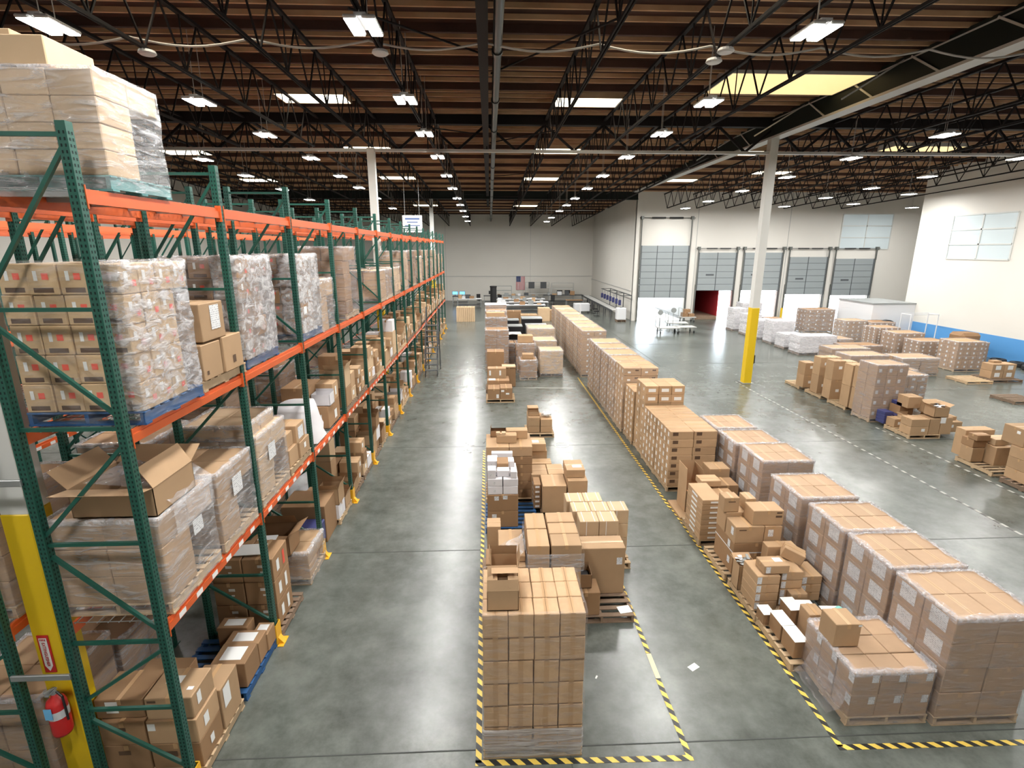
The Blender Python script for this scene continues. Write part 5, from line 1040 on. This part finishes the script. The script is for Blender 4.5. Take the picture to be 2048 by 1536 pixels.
# lower shelf
t = load(-4.66, 5.1, 1.16, 1.05, 2.31, 2, 2, 3, .33, 'big film-wrapped load with torn top film on the lower shelf of the nearest bay', m=kraft, deco=(), tp=None, wrapm='heavy', jit=.004, lip=.03)
q = MB(); q.box(.0, -.10, -.09, .004, .10, .09); o = q.build('shipping_label', labelm, t, (.60, .12, .72))
open_carton(-4.38, 5.15, 3.46, .86, .74, .32, 'big open brown carton lying on the wrapped load of the nearest lower shelf', flaps=(('B', 150), ('L', 130), ('R', 60), ('F', 170)), fl=.26, m=kraft)
drape(-3.9, 5.7, 3.3, [(-.35, -.1, .52), (-.05, 0, .46), (.25, 0, .38), (.42, .05, .20), (.47, 0, -.15)], .8, 'torn stretch film spilling over the aisle side of the nearest lower-shelf load')
t = load(-4.60, 6.28, 1.10, .98, 2.31, 2, 2, 3, .32, 'film-wrapped load with a white notice on the lower shelf, second from the front', m=kraft, tp=None, wrapm='heavy', jit=.004, lip=.03)
MB().box(0, -.13, -.13, .004, .13, .13).build('shipping_label', labelm, t, (.575, -.02, .78))
t = load(-4.58, 7.52, 1.06, 1.1, 2.31, 2, 2, 3, .33, 'film-wrapped load with a white notice on the lower shelf of the second bay', m=pale, tp=None, wrapm='heavy', jit=.01, lip=.03)
MB().box(0, -.13, -.13, .004, .13, .13).build('shipping_label', labelm, t, (.56, -.1, .78))
load(-4.58, 7.5, .95, 1.0, 3.42, 2, 2, 1, .22, 'low film-wrapped layer of cartons on top of the second bay lower-shelf load', m=pale, tp=None, wrapm='heavy', pal=False)
pallet(-4.0, 9.2, 2.31, 1.0, 1.05, 'wooden pallet under the small labelled cartons on the lower shelf')
for (y, z, x, w_, d_, h_, lb, dc) in ((8.72, 2.45, -3.95, .42, .42, .32, 'lower front', ()), (9.16, 2.45, -3.95, .45, .5, .30, 'lower rear', (('R', .5, .6, .10, .1, 6),)), (8.72, 2.775, -4.0, .42, .36, .26, 'upper front, half open', ()), (9.1, 2.755, -3.98, .46, .42, .34, 'upper rear with a white notice', (('R', .5, .5, .26, .22, 3),))):
    carton(x, y, z, w_, d_, h_, 'small kraft carton, %s, lower shelf of the second bay' % lb, deco=dc)
# white sack-like wrapped bundle
q = MB(); rr = random.Random(12); vs = []
for k in range(7):
    for i in range(14):
        a = 2 * math.pi * i / 14; s_ = (1.0 - .05 * k) * (1 + rr.uniform(-.06, .06)); ex = .5
        cx, cy = math.copysign(abs(math.cos(a)) ** ex, math.cos(a)), math.copysign(abs(math.sin(a)) ** ex, math.sin(a)); vs.append((cx * .47 * s_, cy * .45 * s_, k / 6 * .78 + rr.uniform(-.015, .015)))
q.add(vs, [(k * 14 + i, k * 14 + (i + 1) % 14, (k + 1) * 14 + (i + 1) % 14, (k + 1) * 14 + i) for k in range(6) for i in range(14)] + [tuple(range(84, 98))])
tag(q.build('white_sack', whitebox, None, (-4.0, 10.55, 2.33), smooth=True), 'bulging white wrapped bundle on the lower shelf of the third bay', 'bundle')
MBx = carton(-4.55, 11.15, 2.33, .98, .88, .50, 'large brown carton on the lower shelf of the third bay, bottom', m=brown, deco=(('R', .6, .4, .18, .2, 6), ('F', .8, .5, .10, .14, 6)))
carton(-4.55, 11.15, 2.835, .60, .85, .42, 'large brown carton on the lower shelf of the third bay, upper left', m=brown, deco=(('F', .85, .5, .10, .12, 6),))
o = open_carton(-3.93, 11.2, 2.835, .40, .34, .26, 'white open bin with handle slot on the large brown carton', m=whitebox, flaps=(('B', 88),), fl=.05)
carton(-3.95, 11.6, 2.835, .38, .42, .40, 'kraft carton behind the white open bin', deco=(('R', .5, .5, .1, .2, 6),))
# floor level, first bays
pallet(-4.05, 5.62, 0, 1.15, 1.0, 'wooden pallet under the brown stack at the foot of the nearest bay'); pallet(-4.05, 6.75, 0, 1.15, 1.1, 'blue pallet under the cartons with white papers', blue)
for (x, y, z, w_, d_, h_, lb, m_, dc) in ((-4.62, 5.12, .14, .52, .48, .36, 'bottom left', brown, (('F', .45, .7, .14, .06, 5),)), (-4.08, 5.12, .14, .58, .48, .36, 'bottom right', brown, (('F', .4, .6, .14, .08, 5), ('R', .5, .5, .08, .12, 6))), (-4.62, 5.12, .505, .52, .48, .33, 'second layer left', brown, (('F', .45, .7, .14, .05, 5),)), (-4.08, 5.12, .505, .58, .48, .33, 'second layer right', kraft, (('F', .1, .75, .09, .10, 6), ('R', .4, .5, .1, .16, 6))),
        (-4.66, 5.18, .84, .55, .45, .26, 'top left with a white sheet', brown, (('F', .35, .6, .14, .16, 6),)), (-4.06, 5.14, .84, .54, .46, .30, 'top right with pale sticky notes', kraft, (('T', .4, .6, .18, .12, 6), ('T', .85, .3, .07, .05, 3), ('R', .3, .6, .08, .16, 6), ('F', .15, .85, .1, .03, 5))), (-3.90, 5.62, .14, .42, .45, .62, 'rear aisle side with hanging paper', kraft, (('R', .3, .7, .16, .30, 6),)), (-4.6, 5.68, .14, .6, .42, .72, 'rear at the left', brown, ())):
    carton(x, y, z, w_, d_, h_, 'brown carton, %s, at the foot of the nearest bay' % lb, m=m_, deco=dc)
for (x, y, w_, d_, h_, lb) in ((-3.98, 6.3, .48, .42, .40, 'front'), (-4.0, 6.74, .50, .30, .36, 'middle'), (-3.72, 7.0, .24, .28, .30, 'small, by the post'), (-4.25, 7.05, .46, .24, .40, 'rear')):
    carton(x, y, .14, w_, d_, h_, 'carton with a white paper on top on the blue pallet, %s' % lb, m=brown, deco=(('T', .5, .5, w_ * .62, d_ * .62, 6),), tp=None)
for j in range(3):
    for i, x in enumerate((-4.5, -4.0)):
        carton(x, 7.55, .14 + j * .42, .48, .6, .41, 'dark carton at the foot of the second bay under the paper pad, %s %s' % (('bottom', 'middle', 'top')[j], ('left', 'right')[i]), m=brown, deco=(('F', .6, .7, .10, .05, 6), ('F', .62, .45, .05, .03, 6), ('R', .3, .5, .1, .2, 6), ('R', .7, .5, .08, .25, 4 if j == 2 else 6)))
tag(MB().box(-.22, -.16, 0, .22, .16, .012).build('paper_pad', paper, None, (-3.95, 7.8, 1.415), R(4)), 'white paper pad on the dark carton stack in the second bay', 'paper'); pallet(-4.0, 7.95, 0, 1.1, 1.0, 'wooden pallet under the dark stack in the second bay', darkwood)
load(-4.4, 8.85, .95, .9, 0, 2, 2, 2, .26, 'low load draped in film at the foot of the second bay', m=kraft, wrapm='heavy', tp=None, amp=.03)
open_carton(-4.35, 8.75, .68, .62, .50, .42, 'open carton with a printed sheet on its flap in the second bay', m=brown, flaps=(('F', 178), ('R', 150), ('B', 60)), fl=.24)
tag(MB().box(-.16, -.11, 0, .16, .11, .01).build('printed_sheet', labelm, None, (-4.05, 8.62, 1.125), R(5)), 'printed white sheets lying on the open flap in the second bay', 'paper')
# navy packs spilling out in third bay
carton(-4.5, 10.35, .0, .92, .8, .85, 'big dark carton lying open with navy packs in the third bay', m=brown, tp=None)
q = MB()
tag(MB().cbox(-.2, -.2, 0, .2, .2, .45, .02).build('navy_pack', navy, None, (-3.78, 10.1, .15)), 'navy pack standing in front of the big dark carton', 'pack')
q = MB(); rr = random.Random(5)
for i in range(16):
    c = (rr.uniform(-.22, .2), rr.uniform(-.25, .25), rr.uniform(.0, .14)); a = rr.uniform(0, 3.1); q.bar((c[0] - .07 * math.cos(a), c[1] - .07 * math.sin(a), c[2]), (c[0] + .07 * math.cos(a), c[1] + .07 * math.sin(a), c[2] + .02), .09, .03, i % 2)
tag(q.build('pouch_heap', [navy, whitepl], None, (-3.8, 9.72, .36)), 'heap of navy and white pouches by the third bay post', 'pouches'); carton(-4.1, 9.45, .0, .56, .5, .34, 'low carton under the heap of pouches', m=brown, tp=None)
# filler for the remaining bays: every carton its own object
rr = random.Random(41); cnt = 0
far = MB()
def cluster(k, lvl, half):
    """one pallet with a handful of loose cartons or an open box"""
    global cnt
    y0 = ybay(k) + .12 + half * 1.16; z = ZL[lvl]; place = '%s of the %s bay, %s' % (LNM[lvl], ordn[k], ('near half', 'far half')[half])
    near = k <= 8
    if near: pallet(-4.0, y0 + .52, z, 1.02, 1.04, 'wooden pallet %s' % place, rr.choice([wood, darkwood]))
    zz = z + .14; n = 0
    cols = [(-4.48, .46), (-3.98, .48)]
    for ci, (x, w_) in enumerate(cols):
        d0 = 0.02
        for r_ in range(2):
            d_ = rr.uniform(.40, .5); h1 = rr.uniform(.22, .46); lay = rr.choice([1, 2, 2, 3]) if lvl < 2 else 3; q0 = zz
            for j in range(lay):
                if q0 + h1 > z + 1.55: break
                m_ = rr.choice([kraft, kraft, brown, pale, brown, whitebox if rr.random() < .4 else kraft]); h_ = h1 * rr.uniform(.8, 1.1)
                deco = (('R', rr.uniform(.3, .7), .55, .12, .12, 6),) if rr.random() < .5 else ()
                if near and ci == 1:
                    cnt += 1
                    if j == lay - 1 and rr.random() < .25:
                        open_carton(x, y0 + d0, q0, w_, d_, h_, 'Open %s carton, %s %s, %s' % (('front', 'rear')[r_], ordn[j], 'layer', place), m=m_, flaps=(('F', 120), ('B', 70), ('R', 110)), fl=.16)
                    else:
                        carton(x, y0 + d0, q0, w_ + rr.uniform(-.06, .02), d_, h_, '%s carton, %s layer, %s' % (('Front', 'Rear')[r_], ordn[j], place), m=m_, deco=deco, tp=rr.choice(['x', 'y']), rz=rr.uniform(-3, 3))
                else:
                    far.cbox(x, y0 + d0, q0, x + w_, y0 + d0 + d_, q0 + h_, .006, {'kraft_cardboard': 0, 'brown_cardboard': 1, 'pale_cardboard': 2, 'white_cardboard': 3}[m_.name])
                    if ci == 1 and rr.random() < .6: far.quad((x + w_ + .003, y0 + d0 + .1, q0 + .08), (x + w_ + .003, y0 + d0 + .24, q0 + .08), (x + w_ + .003, y0 + d0 + .24, q0 + .2), (x + w_ + .003, y0 + d0 + .1, q0 + .2), 4)
                q0 += h_ + .004
            d0 += d_ + .03
for k in range(3, 15):
    for lvl in (0, 1):
        for half in (0, 1): cluster(k, lvl, half)
cluster(2, 0, 1)
o = far.build('cartons', [kraft, brown, pale, whitebox, paper]); tag(o, 'mixed brown and white cartons on the lower rack levels farther down the aisle', 'cartons'); o['kind'] = 'stuff'
# second row and beyond: a few loads seen through the first row
for i, (x, y, z, n_, ch_) in enumerate(((-6.2, 5.1, 0, 3, .36), (-6.2, 6.3, 0, 2, .4), (-6.2, 5.1, 2.31, 4, .3), (-6.2, 7.6, 2.31, 3, .3), (-6.2, 10.0, 2.31, 4, .3), (-6.2, 12.6, 2.31, 3, .3), (-6.2, 12.4, 4.48, 4, .3), (-6.2, 14.9, 4.48, 4, .28), (-6.2, 17.2, 2.31, 4, .3), (-6.2, 19.8, 4.48, 4, .3), (-6.2, 22.2, 4.48, 3, .3), (-6.2, 8.8, 0, 3, .3), (-6.2, 11.2, 0, 3, .3))):
    load(x, y, 1.05, 1.1, z, 2, 2, n_, ch_, 'wrapped load on the rack behind the nearest row, %s counting from the camera' % ordn[i], m=[kraft, brown][i % 2], wrapm='heavy' if i % 2 else 'film', block=True, tp=None)
# rolling ladder in the aisle
t = thing('rolling_ladder', 'dark rolling step ladder parked against the rack far down the left aisle', 'ladder', (-2.95, 26.5, 0)); q = MB()
for sx in (-.3, .3): q.bar((sx, -.9, .05), (sx, .5, 2.5), .05).bar((sx, .75, .05), (sx, .5, 2.5), .05).bar((sx, .5, 2.5), (sx, .55, 3.3), .04).bar((sx, -.9, .9), (sx, .4, 3.3), .035)
q.build('ladder_frame', darkgrey, t)
for i in range(9): MB().box(-.3, -.9 + i * .155 - .1, .28 + i * .26, .3, -.9 + i * .155 + .1, .31 + i * .26).build('step', darkgrey, t)
for sx in (-.3, .3):
    for sy in (-.85, .75): MB().cyl((sx - .02, sy, .07), (sx + .02, sy, .07), .07, 10).build('caster_wheel', rubber, t)
# hanging aisle sign
t = thing('aisle_sign', 'white hanging sign with dark lines above the racks', 'sign', (-4.3, 31.0, 7.55)); MB().cbox(-.55, -.01, -.5, .55, .01, .42, .004).build('sign_board', whitepl, t)
MB().box(-.4, -.014, .18, .4, -.011, .28).box(-.3, -.014, .02, .3, -.011, .08).box(-.42, -.014, -.16, .42, -.011, -.11).box(-.42, -.014, -.3, .1, -.011, -.26).build('sign_lines', pm('sign_blue', (.10, .16, .34), .6), t); MB().cyl((-.4, 0, .4), (-.4, 0, 2.3), .01, 5).cyl((.4, 0, .4), (.4, 0, 2.3), .01, 5).build('suspension_wire', grey, t)
# sprinkler branch across the far bays
q = MB().cyl((-4, 49, 9.45), (9.5, 49, 9.45), .035, 8).cyl((6.5, 49, 9.45), (6.5, 49, 9.9), .03, 8)
tag(q.build('sprinkler_branch', silver), 'thin pale pipe running across near the far wall', 'pipe')
print('LOOSE CARTONS', NB[0], 'OBJECTS', len(bpy.data.objects))
